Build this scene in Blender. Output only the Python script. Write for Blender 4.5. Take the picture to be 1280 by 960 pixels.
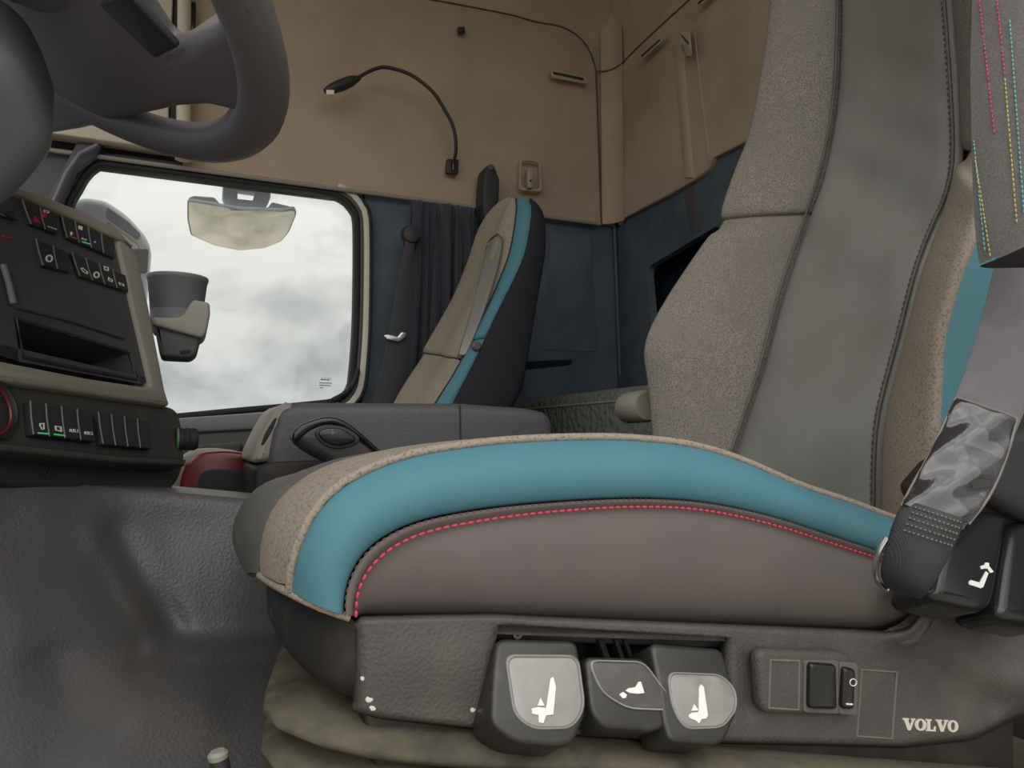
import bpy, bmesh, math, random
from mathutils import Vector, Matrix
random.seed(4)
S = bpy.context.scene
C = S.collection
for o in list(bpy.data.objects):
    bpy.data.objects.remove(o)
# ------------------------------------------------------------------ camera
# truck cab seen through the open driver's door: +X = towards the rear of the cab,
# +Y = across the cab to the passenger side, +Z = up; the lens is the origin
FOC = 924.0
YAW, PIT = math.radians(23.7), math.radians(4.3)
FW = Vector((math.sin(YAW)*math.cos(PIT), math.cos(YAW)*math.cos(PIT), math.sin(PIT)))
RT = Vector((math.cos(YAW), -math.sin(YAW), 0))
UP = RT.cross(FW)
cd = bpy.data.cameras.new('camera')
cd.sensor_width = 36.0
cd.lens = FOC/1280*36
cd.clip_start = .01
cam = bpy.data.objects.new('camera', cd)
C.objects.link(cam)
cam.matrix_world = Matrix(((RT.x, UP.x, -FW.x, 0), (RT.y, UP.y, -FW.y, 0), (RT.z, UP.z, -FW.z, 0), (0, 0, 0, 1)))
S.camera = cam
# ------------------------------------------------------------------ sky, exposure
S.view_settings.view_transform = 'Standard'
S.view_settings.look = 'None'
S.view_settings.gamma = 1
S.view_settings.use_curve_mapping = False
S.view_settings.exposure = 0.65
w = bpy.data.worlds.new('overcast_sky')
S.world = w
w.use_nodes = True
nt = w.node_tree
nt.nodes.clear()
def N(t, typ, **kw):
    n = t.nodes.new(typ)
    for k, v in kw.items():
        setattr(n, k, v)
    return n
def ramp(t, stops, src=None, interp='LINEAR'):
    r = N(t, 'ShaderNodeValToRGB')
    r.color_ramp.interpolation = interp
    e = r.color_ramp.elements
    while len(e) < len(stops):
        e.new(.5)
    for i, (p, c) in enumerate(stops):
        e[i].position = p
        e[i].color = (*c, 1) if len(c) == 3 else c
    if src is not None:
        t.links.new(src, r.inputs[0])
    return r
tc = N(nt, 'ShaderNodeTexCoord')
sep = N(nt, 'ShaderNodeSeparateXYZ')
nt.links.new(tc.outputs['Generated'], sep.inputs[0])
mp = N(nt, 'ShaderNodeMapping')
mp.inputs['Scale'].default_value = (1, 1, 2.0)
mp.inputs['Location'].default_value = (.35, .1, .2)
nt.links.new(tc.outputs['Generated'], mp.inputs[0])
nz = N(nt, 'ShaderNodeTexNoise')
nz.inputs['Scale'].default_value = 4.2
nz.inputs['Detail'].default_value = 7
nz.inputs['Roughness'].default_value = .55
nz.inputs['Distortion'].default_value = .3
nt.links.new(mp.outputs[0], nz.inputs['Vector'])
cl = ramp(nt, [(.33, (.50, .52, .53)), (.45, (.71, .72, .70)), (.57, (.98, .965, .93)), (.75, (1.0, .985, .95))], nz.outputs['Fac'])
zr = ramp(nt, [(.0, (.16, .145, .125)), (.49, (.18, .17, .15)), (.505, (.39, .42, .44)), (.56, (.48, .485, .485)), (.66, (.60, .59, .58)), (.78, (1.05, 1.04, 1.02)), (1.0, (2.1, 2.1, 2.1))])
mad = N(nt, 'ShaderNodeMath', operation='MULTIPLY_ADD')
mad.inputs[1].default_value = .5
mad.inputs[2].default_value = .5
nt.links.new(sep.outputs['Z'], mad.inputs[0])
nt.links.new(mad.outputs[0], zr.inputs[0])
mx = N(nt, 'ShaderNodeMix', data_type='RGBA', blend_type='MULTIPLY')
mx.inputs[0].default_value = 1
nt.links.new(zr.outputs[0], mx.inputs[6])
nt.links.new(cl.outputs[0], mx.inputs[7])
bg = N(nt, 'ShaderNodeBackground')
bg.inputs['Strength'].default_value = 1.0
nt.links.new(mx.outputs[2], bg.inputs['Color'])
wo = N(nt, 'ShaderNodeOutputWorld')
nt.links.new(bg.outputs[0], wo.inputs[0])
# added soft sun filling the interior through the open door, from behind the camera
sd = bpy.data.lights.new('door_fill_sun', 'SUN')
sd.energy = .85
sd.angle = math.radians(70)
sd.color = (1, .97, .93)
sun = bpy.data.objects.new('door_fill_sun', sd)
C.objects.link(sun)
sun.rotation_euler = Vector((.30, .9, -.50)).to_track_quat('-Z', 'Y').to_euler()

# ------------------------------------------------------------------ helpers
def ray(px, py):
    return FW + RT*((px-640)/FOC) + UP*((480-py)/FOC)
def aY(px, py, y):
    d = ray(px, py); return d*(y/d.y)
def aX(px, py, x):
    d = ray(px, py); return d*(x/d.x)
def aZ(px, py, z):
    d = ray(px, py); return d*(z/d.z)
class Plane:
    """a real plane in the cab, given by three points; at() finds where a sight line meets it"""
    def __init__(s, p, q, r):
        s.p = Vector(p)
        n = (Vector(q)-s.p).cross(Vector(r)-s.p).normalized()
        s.n = n if n.dot(s.p) < 0 else -n
    def at(s, px, py, off=0):
        d = ray(px, py)
        return d*(((s.p+s.n*off).dot(s.n))/d.dot(s.n))
    def many(s, pts, off=0):
        return [s.at(x, y, off) for x, y in pts]
def planeY(y):
    return Plane((0, y, 0), (1, y, 0), (0, y, 1))
def planeX(x):
    return Plane((x, 0, 0), (x, 1, 0), (x, 0, 1))

def cr(pts, n, closed=False):
    """smooth curve through points, resampled to n equal steps"""
    P = [Vector(p) for p in pts]
    m = len(P)
    out = []
    segs = m if closed else m-1
    for i in range(segs):
        if closed:
            a, b, c, d = P[(i-1) % m], P[i], P[(i+1) % m], P[(i+2) % m]
        else:
            b, c = P[i], P[i+1]
            a = P[i-1] if i else b*2-c
            d = P[i+2] if i+2 < m else c*2-b
        for k in range(10):
            t = k/10
            out.append(.5*((2*b)+(c-a)*t+(2*a-5*b+4*c-d)*t*t+(3*b-a-3*c+d)*t**3))
    out.append(P[0].copy() if closed else P[-1].copy())
    L = [0]
    for i in range(1, len(out)):
        L.append(L[-1]+(out[i]-out[i-1]).length)
    res = []
    cnt = n if closed else n-1
    j = 0
    for i in range(n):
        s = L[-1]*i/cnt
        while j < len(L)-2 and L[j+1] < s:
            j += 1
        dl = L[j+1]-L[j]
        t = (s-L[j])/dl if dl > 1e-9 else 0
        res.append(out[j].lerp(out[j+1], min(1, max(0, t))))
    return res

def rnd(pts, r, seg=5):
    """round the corners of a 2D or 3D polygon"""
    P = [Vector(p) for p in pts]
    out = []
    m = len(P)
    rr = r if isinstance(r, (list, tuple)) else [r]*m
    for i in range(m):
        a, b, c = P[i-1], P[i], P[(i+1) % m]
        l1, l2 = (a-b).length, (c-b).length
        d = min(rr[i], l1*.48, l2*.48)
        if d < 1e-6:
            out.append(b); continue
        p, q = b+(a-b)*(d/l1), b+(c-b)*(d/l2)
        for k in range(seg+1):
            t = k/seg
            out.append(p*(1-t)**2+b*2*t*(1-t)+q*t*t)
    return out

def link(name, me, mat, parent=None, smooth=35):
    if mat is not None:
        me.materials.clear()
        for m in (mat if isinstance(mat, (list, tuple)) else [mat]):
            me.materials.append(m)
    if smooth:
        me.polygons.foreach_set('use_smooth', [True]*len(me.polygons))
        if smooth < 180:
            me.set_sharp_from_angle(angle=math.radians(smooth))
    vs = [v.co for v in me.vertices]
    if vs:
        c = Vector(((min(v.x for v in vs)+max(v.x for v in vs))/2, (min(v.y for v in vs)+max(v.y for v in vs))/2, min(v.z for v in vs)))
    else:
        c = Vector()
    me.transform(Matrix.Translation(-c))
    o = bpy.data.objects.new(name, me)
    C.objects.link(o)
    o['wloc'] = tuple(c)
    if parent is not None:
        o.parent = parent
        o.location = c-Vector(parent['wloc'])
    else:
        o.location = c
    return o

def thing(name, label, cat, loc, group=None):
    o = bpy.data.objects.new(name, None)
    C.objects.link(o)
    o.empty_display_size = .05
    o.location = loc
    o['wloc'] = tuple(loc)
    o['label'] = label
    o['category'] = cat
    if group:
        o['group'] = group
    return o
def tag(o, label, cat, group=None):
    o['label'] = label
    o['category'] = cat
    if group:
        o['group'] = group
    return o
def struct(o, label=None):
    o['kind'] = 'structure'
    if label:
        o['label'] = label
    return o

def mesh(name, verts, faces):
    me = bpy.data.meshes.new(name)
    me.from_pydata([tuple(v) for v in verts], [], faces)
    me.validate()
    return me

def loft(name, mat, parent, curves, closed=False, ring=False, caps=False, sub=0, smooth=180, thick=0):
    """surface through curves; closed: each curve is a loop; ring: last curve joins the first"""
    n = len(curves[0])
    vs = [p for c in curves for p in c]
    fs = []
    m = len(curves)
    for i in range(m if ring else m-1):
        i2 = (i+1) % m
        for j in range(n if closed else n-1):
            j2 = (j+1) % n
            fs.append((i*n+j, i*n+j2, i2*n+j2, i2*n+j))
    if caps:
        fs.append(tuple(range(n-1, -1, -1)))
        fs.append(tuple((m-1)*n+j for j in range(n)))
    me = mesh(name, vs, fs)
    bm = bmesh.new(); bm.from_mesh(me)
    bmesh.ops.recalc_face_normals(bm, faces=bm.faces)
    bm.to_mesh(me); bm.free()
    o = link(name, me, mat, parent, smooth)
    if thick:
        s = o.modifiers.new('solid', 'SOLIDIFY'); s.thickness = thick; s.offset = -1
    if sub:
        s = o.modifiers.new('sub', 'SUBSURF'); s.levels = sub; s.render_levels = sub
    return o

def tube(name, mat, parent, pts, r, seg=10, closed=False, flat=1.0, fdir=None, smooth=50):
    P = [Vector(p) for p in pts]
    n = len(P)
    R = r if isinstance(r, (list, tuple)) else [r]*n
    cs = []
    up = None
    for i in range(n):
        a = P[i-1] if (i or closed) else P[i]
        b = P[(i+1) % n] if (i < n-1 or closed) else P[i]
        t = (b-a).normalized()
        if up is None:
            up = fdir.copy() if fdir is not None else (Vector((0, 0, 1)) if abs(t.z) < .9 else Vector((1, 0, 0)))
        u = (up-t*up.dot(t)).normalized()
        if fdir is None:
            up = u
        v = t.cross(u)
        cs.append([P[i]+(u*math.cos(2*math.pi*k/seg)*flat+v*math.sin(2*math.pi*k/seg))*R[i] for k in range(seg)])
    return loft(name, mat, parent, cs, closed=True, ring=closed, caps=not closed, smooth=smooth)

def lathe(name, mat, parent, base, axis, prof, seg=28, smooth=40):
    """prof: (radius, height) pairs along axis from base"""
    ax = Vector(axis).normalized()
    u = ax.orthogonal().normalized(); v = ax.cross(u)
    cs = []
    for r, h in prof:
        r = max(r, 1e-5)
        cs.append([Vector(base)+ax*h+(u*math.cos(2*math.pi*k/seg)+v*math.sin(2*math.pi*k/seg))*r for k in range(seg)])
    return loft(name, mat, parent, cs, closed=True, caps=True, smooth=smooth)

def plate(name, mat, parent, pts, thick=.01, bevel=0., holes=(), n=None, smooth=35, bres=2):
    """flat outline in 3D (front face), thickness going away from n, rounded edges"""
    P = [Vector(p) for p in pts]
    c = sum(P, Vector())/len(P)
    if n is None:
        nn = Vector()
        for i in range(len(P)):
            nn += (P[i]-c).cross(P[(i+1) % len(P)]-c)
        n = nn.normalized()
        if n.dot(c) > 0:
            n = -n
    n = Vector(n).normalized()
    u = (Vector((0, 0, 1)).cross(n))
    u = u.normalized() if u.length > .05 else Vector((1, 0, 0))
    v = n.cross(u).normalized(); u = v.cross(n).normalized()
    cu = bpy.data.curves.new(name, 'CURVE')
    cu.dimensions = '2D'; cu.fill_mode = 'BOTH'
    bevel = min(bevel, thick*.49)
    cu.extrude = thick/2-bevel
    cu.bevel_depth = bevel; cu.bevel_resolution = bres
    cu.offset = -bevel
    for loop in [P]+[[Vector(q) for q in h] for h in holes]:
        sp = cu.splines.new('POLY')
        sp.points.add(len(loop)-1)
        for k, p in enumerate(loop):
            sp.points[k].co = ((p-c).dot(u), (p-c).dot(v), 0, 1)
        sp.use_cyclic_u = True
    tmp = bpy.data.objects.new('tmp', cu)
    me = bpy.data.meshes.new_from_object(tmp)
    bpy.data.objects.remove(tmp); bpy.data.curves.remove(cu)
    o0 = c-n*(thick/2)
    me.transform(Matrix(((u.x, v.x, n.x, o0.x), (u.y, v.y, n.y, o0.y), (u.z, v.z, n.z, o0.z), (0, 0, 0, 1))))
    bm = bmesh.new(); bm.from_mesh(me)
    bmesh.ops.remove_doubles(bm, verts=bm.verts, dist=1e-5)
    bmesh.ops.recalc_face_normals(bm, faces=bm.faces)
    bm.to_mesh(me); bm.free()
    return link(name, me, mat, parent, smooth)

def lettering(name, mat, parent, body, p0, u, v, height, thick=.0006, sx=1.0, shear=0):
    """raised or printed letters starting at p0, running along u, standing along v"""
    cu = bpy.data.curves.new(name, 'FONT')
    cu.body = body; cu.size = height/.7; cu.extrude = thick/2; cu.shear = shear
    tmp = bpy.data.objects.new('tmp', cu)
    me = bpy.data.meshes.new_from_object(tmp)
    bpy.data.objects.remove(tmp); bpy.data.curves.remove(cu)
    u = Vector(u).normalized(); v = Vector(v); v = (v-u*v.dot(u)).normalized(); n = u.cross(v)
    me.transform(Matrix(((u.x*sx, v.x, n.x, p0.x), (u.y*sx, v.y, n.y, p0.y), (u.z*sx, v.z, n.z, p0.z), (0, 0, 0, 1))))
    return link(name, me, mat, parent, 0)

def box(name, mat, parent, c, size, axes=None, bevel=.0, seg=2, smooth=35):
    bm = bmesh.new()
    bmesh.ops.create_cube(bm, size=1)
    for vt in bm.verts:
        vt.co = Vector((vt.co.x*size[0], vt.co.y*size[1], vt.co.z*size[2]))
    if bevel:
        bmesh.ops.bevel(bm, geom=bm.edges[:], offset=bevel, segments=seg, affect='EDGES', profile=.5)
    me = bpy.data.meshes.new(name); bm.to_mesh(me); bm.free()
    if axes:
        u, v, n = axes
        me.transform(Matrix(((u.x, v.x, n.x, 0), (u.y, v.y, n.y, 0), (u.z, v.z, n.z, 0), (0, 0, 0, 1))))
    me.transform(Matrix.Translation(Vector(c)))
    return link(name, me, mat, parent, smooth)

def strap(name, mat, parent, left, right, t=.0014, n=24, smooth=40):
    """webbing between two edge curves"""
    A, B = cr(left, n), cr(right, n)
    cs = []
    for i in range(n):
        a, b = A[i], B[i]
        tan = (A[min(n-1, i+1)]+B[min(n-1, i+1)])-(A[max(0, i-1)]+B[max(0, i-1)])
        nn = (b-a).cross(tan).normalized()*t
        cs.append([a-nn*.3, a+nn*.3, a.lerp(b, .06)+nn, a.lerp(b, .5)+nn, a.lerp(b, .94)+nn, b+nn*.3, b-nn*.3, a.lerp(b, .94)-nn, a.lerp(b, .5)-nn, a.lerp(b, .06)-nn])
    return loft(name, mat, parent, cs, closed=True, caps=True, smooth=smooth)

def stitches(name, mat, parent, pts, n, r, duty=.6):
    """a row of short sewn threads, one part"""
    P = cr(pts, n*2+1)
    vs, fs = [], []
    for i in range(n):
        a = P[2*i]; b = a.lerp(P[2*i+2], duty)
        t = (b-a).normalized()
        u = t.orthogonal().normalized(); v = t.cross(u)
        k0 = len(vs)
        for q, rr in ((a, .4), (a.lerp(b, .25), 1), (a.lerp(b, .75), 1), (b, .4)):
            for k in range(6):
                an = k*math.pi/3
                vs.append(q+(u*math.cos(an)+v*math.sin(an))*r*rr)
        for s in range(3):
            for k in range(6):
                fs.append((k0+s*6+k, k0+s*6+(k+1) % 6, k0+s*6+6+(k+1) % 6, k0+s*6+6+k))
        fs.append(tuple(k0+k for k in range(5, -1, -1)))
        fs.append(tuple(k0+18+k for k in range(6)))
    return link(name, mesh(name, vs, fs), mat, parent, 60)

# ------------------------------------------------------------------ materials
def mat(name, c, rough=.55, c2=None, ns=6., lo=.42, hi=.62, det=5, bump=0., bs=300., bk='noise', bd=.002, metal=0., spec=.4, coat=0., sheen=0., speck=None, ss=700., emit=0., stretch=None):
    m = bpy.data.materials.new(name)
    m.use_nodes = True
    t = m.node_tree
    b = t.nodes['Principled BSDF']
    b.inputs['Roughness'].default_value = rough
    b.inputs['Metallic'].default_value = metal
    b.inputs['Specular IOR Level'].default_value = spec
    b.inputs['Coat Weight'].default_value = coat
    b.inputs['Sheen Weight'].default_value = sheen
    b.inputs['Base Color'].default_value = (*c, 1)
    tcn = N(t, 'ShaderNodeTexCoord')
    vec = tcn.outputs['Object']
    if stretch:
        mpn = N(t, 'ShaderNodeMapping'); mpn.inputs['Scale'].default_value = stretch
        t.links.new(vec, mpn.inputs[0]); vec = mpn.outputs[0]
    col = None
    if speck:
        n1 = N(t, 'ShaderNodeTexNoise'); n1.inputs['Scale'].default_value = ss; n1.inputs['Detail'].default_value = 3
        t.links.new(vec, n1.inputs['Vector'])
        k = len(speck)
        r1 = ramp(t, [(.30+.40*i/max(1, k-1), s) for i, s in enumerate(speck)], n1.outputs['Fac'])
        col = r1.outputs[0]
    if c2:
        n2 = N(t, 'ShaderNodeTexNoise'); n2.inputs['Scale'].default_value = ns; n2.inputs['Detail'].default_value = det
        n2.inputs['Roughness'].default_value = .6
        t.links.new(vec, n2.inputs['Vector'])
        r2 = ramp(t, [(lo, (0, 0, 0)), (hi, (1, 1, 1))], n2.outputs['Fac'])
        mxn = N(t, 'ShaderNodeMix', data_type='RGBA')
        t.links.new(r2.outputs[0], mxn.inputs[0])
        if col is not None:
            t.links.new(col, mxn.inputs[6])
        else:
            mxn.inputs[6].default_value = (*c, 1)
        mxn.inputs[7].default_value = (*c2, 1)
        col = mxn.outputs[2]
    if col is not None:
        t.links.new(col, b.inputs['Base Color'])
    if bump:
        if bk == 'noise':
            n3 = N(t, 'ShaderNodeTexNoise'); n3.inputs['Scale'].default_value = bs; n3.inputs['Detail'].default_value = 3
            h = n3.outputs['Fac']
        elif bk == 'grain':
            n3 = N(t, 'ShaderNodeTexVoronoi', feature='SMOOTH_F1'); n3.inputs['Scale'].default_value = bs
            h = n3.outputs['Distance']
        elif bk == 'wave':
            n3 = N(t, 'ShaderNodeTexWave'); n3.inputs['Scale'].default_value = bs; n3.inputs['Distortion'].default_value = 1
            h = n3.outputs['Fac']
        t.links.new(vec, n3.inputs['Vector'])
        bn = N(t, 'ShaderNodeBump'); bn.inputs['Strength'].default_value = bump; bn.inputs['Distance'].default_value = bd
        t.links.new(h, bn.inputs['Height'])
        t.links.new(bn.outputs[0], b.inputs['Normal'])
    if emit:
        b.inputs['Emission Color'].default_value = (*c, 1); b.inputs['Emission Strength'].default_value = emit
    return m

M = {}
M['beige'] = mat('beige_headliner', (.44, .35, .255), .95, c2=(.35, .275, .20), ns=3.5, lo=.38, hi=.75, bump=.25, bs=500, bd=.001, spec=.1)
M['beige_light'] = mat('pale_cab_trim', (.52, .47, .38), .6, spec=.3)
M['cream'] = mat('cream_frame_paint', (.60, .57, .48), .5)
M['blue'] = mat('navy_wall_felt', (.100, .130, .160), .95, c2=(.072, .096, .123), ns=4, bump=.3, bs=600, bd=.001, spec=.1)
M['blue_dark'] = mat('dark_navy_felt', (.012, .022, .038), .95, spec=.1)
M['curtain'] = mat('curtain_cloth', (.045, .049, .064), .9, spec=.15, sheen=.2)
M['black'] = mat('black_plastic', (.032, .032, .035), .5, spec=.4, bump=.12, bs=900, bd=.0006)
M['black_gloss'] = mat('glossy_black_plastic', (.014, .014, .016), .22, spec=.5)
M['rubber'] = mat('black_seal_rubber', (.02, .02, .022), .65, spec=.3)
M['dash'] = mat('charcoal_dash_plastic', (.072, .071, .075), .6, bump=.2, bs=700, bd=.0006, spec=.35)
M['dash_low'] = mat('dark_dash_plastic', (.050, .048, .047), .65, c2=(.062, .057, .051), ns=20, bump=.2, bs=700, bd=.0006, spec=.3)
M['taupe'] = mat('taupe_dash_trim', (.27, .25, .22), .55, spec=.35, bump=.12, bs=800, bd=.0005)
M['pillar'] = mat('grey_pillar_plastic', (.085, .085, .09), .6, spec=.3)
M['wheel'] = mat('steering_wheel_leather', (.135, .129, .142), .5, bump=.2, bs=900, bd=.0005, spec=.4)
M['column'] = mat('grey_column_plastic', (.145, .152, .165), .5, bump=.15, bs=600, bd=.0006)
M['mat'] = mat('grained_rubber_mat', (.108, .105, .108), .45, c2=(.14, .122, .10), ns=5, lo=.55, hi=.85, bump=.5, bs=330, bk='grain', bd=.0013, spec=.5)
M['teal'] = mat('teal_leather', (.065, .185, .235), .6, c2=(.085, .21, .25), ns=9, lo=.4, hi=.8, bump=.12, bs=900, bd=.0005, spec=.3)
M['side'] = mat('grey_side_leather', (.115, .100, .098), .6, c2=(.14, .12, .112), ns=7, lo=.4, hi=.75, bump=.12, bs=900, bd=.0005, spec=.3)
M['centre'] = mat('worn_grey_leather', (.185, .182, .168), .42, c2=(.235, .237, .222), ns=6, lo=.4, hi=.7, bump=.18, bs=650, bd=.0006, spec=.5)
M['nose'] = mat('dark_grey_leather', (.085, .082, .08), .6, c2=(.11, .105, .1), ns=9, bump=.15, bs=700, bd=.0006)
M['fabric'] = mat('speckled_seat_fabric', (.3, .26, .22), .95, speck=[(.095, .085, .074), (.155, .139, .122), (.20, .18, .157), (.245, .222, .19), (.29, .255, .21)], ss=560, c2=(.165, .149, .140), ns=6, lo=.45, hi=.68, bump=.5, bs=560, bd=.0010, spec=.1)
M['fabric_edge'] = mat('multicolour_woven_edge', (.4, .33, .27), .95, speck=[(.13, .17, .155), (.22, .195, .165), (.30, .275, .235), (.32, .22, .165), (.35, .32, .27)], ss=380, bump=.6, bs=380, bd=.0013, spec=.1)
M['fabric_far'] = mat('beige_seat_fabric', (.3, .27, .21), .95, speck=[(.17, .15, .115), (.27, .24, .185), (.35, .315, .25)], ss=420, bump=.4, bs=420, bd=.0012, spec=.1)
M['thread'] = mat('red_thread', (.50, .045, .085), .6)
M['thread_dark'] = mat('maroon_thread', (.14, .05, .06), .7)
M['base'] = mat('dusty_black_plastic', (.070, .065, .062), .55, c2=(.115, .102, .086), ns=9, lo=.48, hi=.85, bump=.5, bs=430, bk='grain', bd=.0010, spec=.4)
M['base_dark'] = mat('dark_dusty_plastic', (.022, .02, .019), .6, c2=(.06, .05, .042), ns=14, lo=.5, hi=.8, spec=.3)
M['dust'] = mat('dust_covered_rubber', (.115, .102, .078), .95, c2=(.045, .041, .037), ns=16, lo=.48, hi=.72, bump=.4, bs=90, bd=.002, spec=.1)
M['lever'] = mat('scuffed_lever_plastic', (.027, .025, .023), .38, c2=(.10, .083, .063), ns=28, lo=.58, hi=.88, spec=.5)
M['lens'] = mat('worn_lever_face', (.22, .21, .20), .22, c2=(.33, .30, .26), ns=18, lo=.45, hi=.8, spec=.6, coat=.5)
M['lens_dark'] = mat('dark_lever_face', (.07, .066, .062), .35, c2=(.14, .125, .11), ns=30, lo=.5, hi=.8, spec=.5)
M['rimgrey'] = mat('lever_rim', (.22, .22, .23), .35)
M['white'] = mat('white_print', (.75, .75, .73), .6)
M['lettering'] = mat('cream_print', (.62, .59, .50), .6)
M['belt'] = mat('grey_belt_webbing', (.135, .125, .135), .7, c2=(.17, .16, .17), ns=12, bump=.5, bs=420, bk='wave', bd=.0008, spec=.3)
M['belt_dark'] = mat('dark_belt_webbing', (.035, .035, .041), .6, bump=.18, bs=420, bk='wave', bd=.0008)
M['sleeve'] = mat('scuff_highlight_sleeve', (.024, .023, .026), .15, c2=(.24, .23, .24), ns=14, lo=.56, hi=.82, spec=.6, coat=.5, stretch=(2.4, 1, .6))  # pale patches: scuffs, with glossy highlights put into the colour
M['pad'] = mat('grey_pad_cloth', (.15, .14, .14), .9, speck=[(.11, .103, .103), (.145, .136, .136), (.175, .165, .165)], ss=900, bump=.3, bs=700, bd=.0006, spec=.1)
M['pad_dark'] = mat('pad_lining', (.03, .028, .032), .9)
M['tred'] = mat('pink_red_thread', (.55, .06, .13), .7)
M['tyel'] = mat('yellow_thread', (.48, .40, .10), .7)
M['tteal'] = mat('mint_thread', (.13, .40, .38), .7)
M['chrome'] = mat('steel', (.6, .6, .6), .25, metal=1)
M['console'] = mat('console_leather', (.080, .077, .084), .5, bump=.5, bs=420, bk='grain', bd=.0010, spec=.45)
M['seat_dark'] = mat('seat_back_shell', (.034, .033, .042), .8, spec=.2)
M['quilt'] = mat('quilted_grey_cloth', (.17, .175, .16), .95, bump=.8, bs=60, bk='grain', bd=.008, spec=.1)
M['red'] = mat('dark_red_plastic', (.13, .012, .02), .3, spec=.5)
M['mirrorback'] = mat('grey_mirror_shell', (.42, .46, .48), .5)
M['mirror'] = mat('mirror_glass', (.92, .92, .88), .03, metal=1)
M['gravel'] = mat('sandy_yard', (.36, .33, .27), .95, c2=(.22, .20, .16), ns=2.2, det=10, lo=.38, hi=.66)
M['green'] = mat('green_indicator', (.05, .45, .12), .5, emit=.35)
M['redlamp'] = mat('red_symbol', (.6, .02, .04), .5)
M['orange'] = mat('orange_symbol', (.5, .16, .04), .5)
M['hook'] = mat('beige_hook_plastic', (.36, .30, .22), .5)
g = bpy.data.materials.new('window_glass'); g.use_nodes = True
gt = g.node_tree; gt.nodes.clear()
tr = N(gt, 'ShaderNodeBsdfTransparent'); tr.inputs[0].default_value = (.97, .98, .975, 1)
gl = N(gt, 'ShaderNodeBsdfGlossy'); gl.inputs['Roughness'].default_value = .02
ms = N(gt, 'ShaderNodeMixShader'); ms.inputs[0].default_value = .012
go = N(gt, 'ShaderNodeOutputMaterial')
gt.links.new(tr.outputs[0], ms.inputs[1]); gt.links.new(gl.outputs[0], ms.inputs[2]); gt.links.new(ms.outputs[0], go.inputs[0])
M['glass'] = g
M['green_ring'] = mat('dull_green_ring', (.06, .16, .07), .5)
M['seam'] = mat('seam_gap_shade', (.10, .075, .05), .9)  # dark brown painted in for the shade inside the lining seams
M['pale_teal'] = mat('pale_teal_piping', (.16, .22, .21), .8)
# ================================================================== STRUCTURE
YW, XR = 2.35, 1.45            # passenger-side wall, rear wall
V = Vector
def rect(x0, x1, z0, z1, y):
    return [V((x0, y, z0)), V((x1, y, z0)), V((x1, y, z1)), V((x0, y, z1))]
PW = planeY(YW)
def wpts(pts, off=0):
    return [aY(x, y, YW-off) for x, y in pts]

# yard outside, cab floor, ceiling, near side wall of the sleeper
struct(box('ground', M['gravel'], None, (0, 0, -1.95), (60, 60, .1)))
struct(box('floor', M['dash_low'], None, (.2, 1.25, -.62), (2.5, 2.3, .04)))
struct(box('ceiling', M['beige'], None, (.25, 1.28, 1.76), (2.5, 2.35, .04)))
struct(box('wall_left', M['blue'], None, (1.30, .10, .55), (.34, .04, 2.4)))
struct(box('wall_front', M['dash'], None, (-1.0, 1.25, -.2), (.05, 2.3, .8)))

# upper side lining of the passenger side
top = [aY(530, 0, YW), aY(650, 30, YW)]
zs = sum(p.z for p in top)/2
zb = .805
xl, xr = -.035, 1.385
zc = aY(745, 92, YW).z
arc = cr([aY(x, y, YW) for x, y in ((745, 89), (743, 80), (738, 66), (730, 53), (718, 42), (700, 33), (668, 27), (640, 19), (590, 9), (530, -2), (470, -14))], 30)
panel = [V((xl, YW, zb)), V((xr+.012, YW, zb)), arc[0]]+arc[1:]+[V((xl, YW, arc[-1].z+.01))]
wr = plate('wall_right', M['beige'], None, panel, .03, .006)
struct(wr)
# cove above it, curving in to the ceiling
cs = []
for k in range(9):
    a = k/8*math.pi/2
    cs.append([V((x, YW+.010-.28*(1-math.cos(a)), zs-.03+.30*math.sin(a))) for x in (-.9, 0, .7, 1.1, 1.3, 1.43)])
struct(loft('trim_1', M['beige'], None, cs), 'beige coved roof lining above the side panel')
struct(plate('trim_21', M['beige'], None, rect(1.0, XR+.01, zb, zs+.04, YW+.008), .006), 'beige lining filling the rounded corner above the side panel')
# upper rear lining
yb = .1
rp = [aX(x, y, XR) for x, y in ((775, 275), (800, 262), (835, 244), (866, 226), (884, 212), (891, 197), (940, 173))]
rp = [V((XR, YW-.03, zb-.005))]+rp+[V((XR, yb, rp[-1].z))]
rt = [aX(x, y, XR) for x, y in ((862, 0), (830, 29), (800, 57), (782, 75))]
rtop = [V((XR, yb, rt[0].z+.02)), V((XR, rt[0].y-.3, rt[0].z+.02))]+rt+[V((XR, YW-.03, zc-.005))]
wrear = plate('wall_rear', M['beige'], None, rp+rtop, .03, .006, n=(-1, 0, 0))
struct(wrear)
cs = []
for k in range(9):
    a = k/8*math.pi/2
    cs.append([V((XR+.010-.25*(1-math.cos(a)), y, zc+.04+.46*math.sin(a))) for y in (.1, .8, 1.6, 2.1, YW)])
struct(loft('trim_2', M['beige'], None, cs), 'beige coved roof lining above the rear panel')
struct(plate('trim_22', M['beige'], None, [V((XR+.008, .1, zc-.06)), V((XR+.008, YW, zc-.06)), V((XR+.008, YW, zc+.10)), V((XR+.008, .1, zc+.10))], .006, n=(-1, 0, 0)), 'beige lining strip above the rear panel')
# rounded corner bead between the two linings
cs = []
for k in range(8):
    a = k/7*math.pi/2
    cs.append([V((xr+.014+(XR-xr-.016)*math.sin(a), YW-.002-.075*(1-math.cos(a)), z_)) for z_ in (zb, .95, 1.1, zc, zc+.12, 1.74)])
struct(loft('trim_3', M['beige'], None, cs), 'rounded corner of the beige lining')
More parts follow.
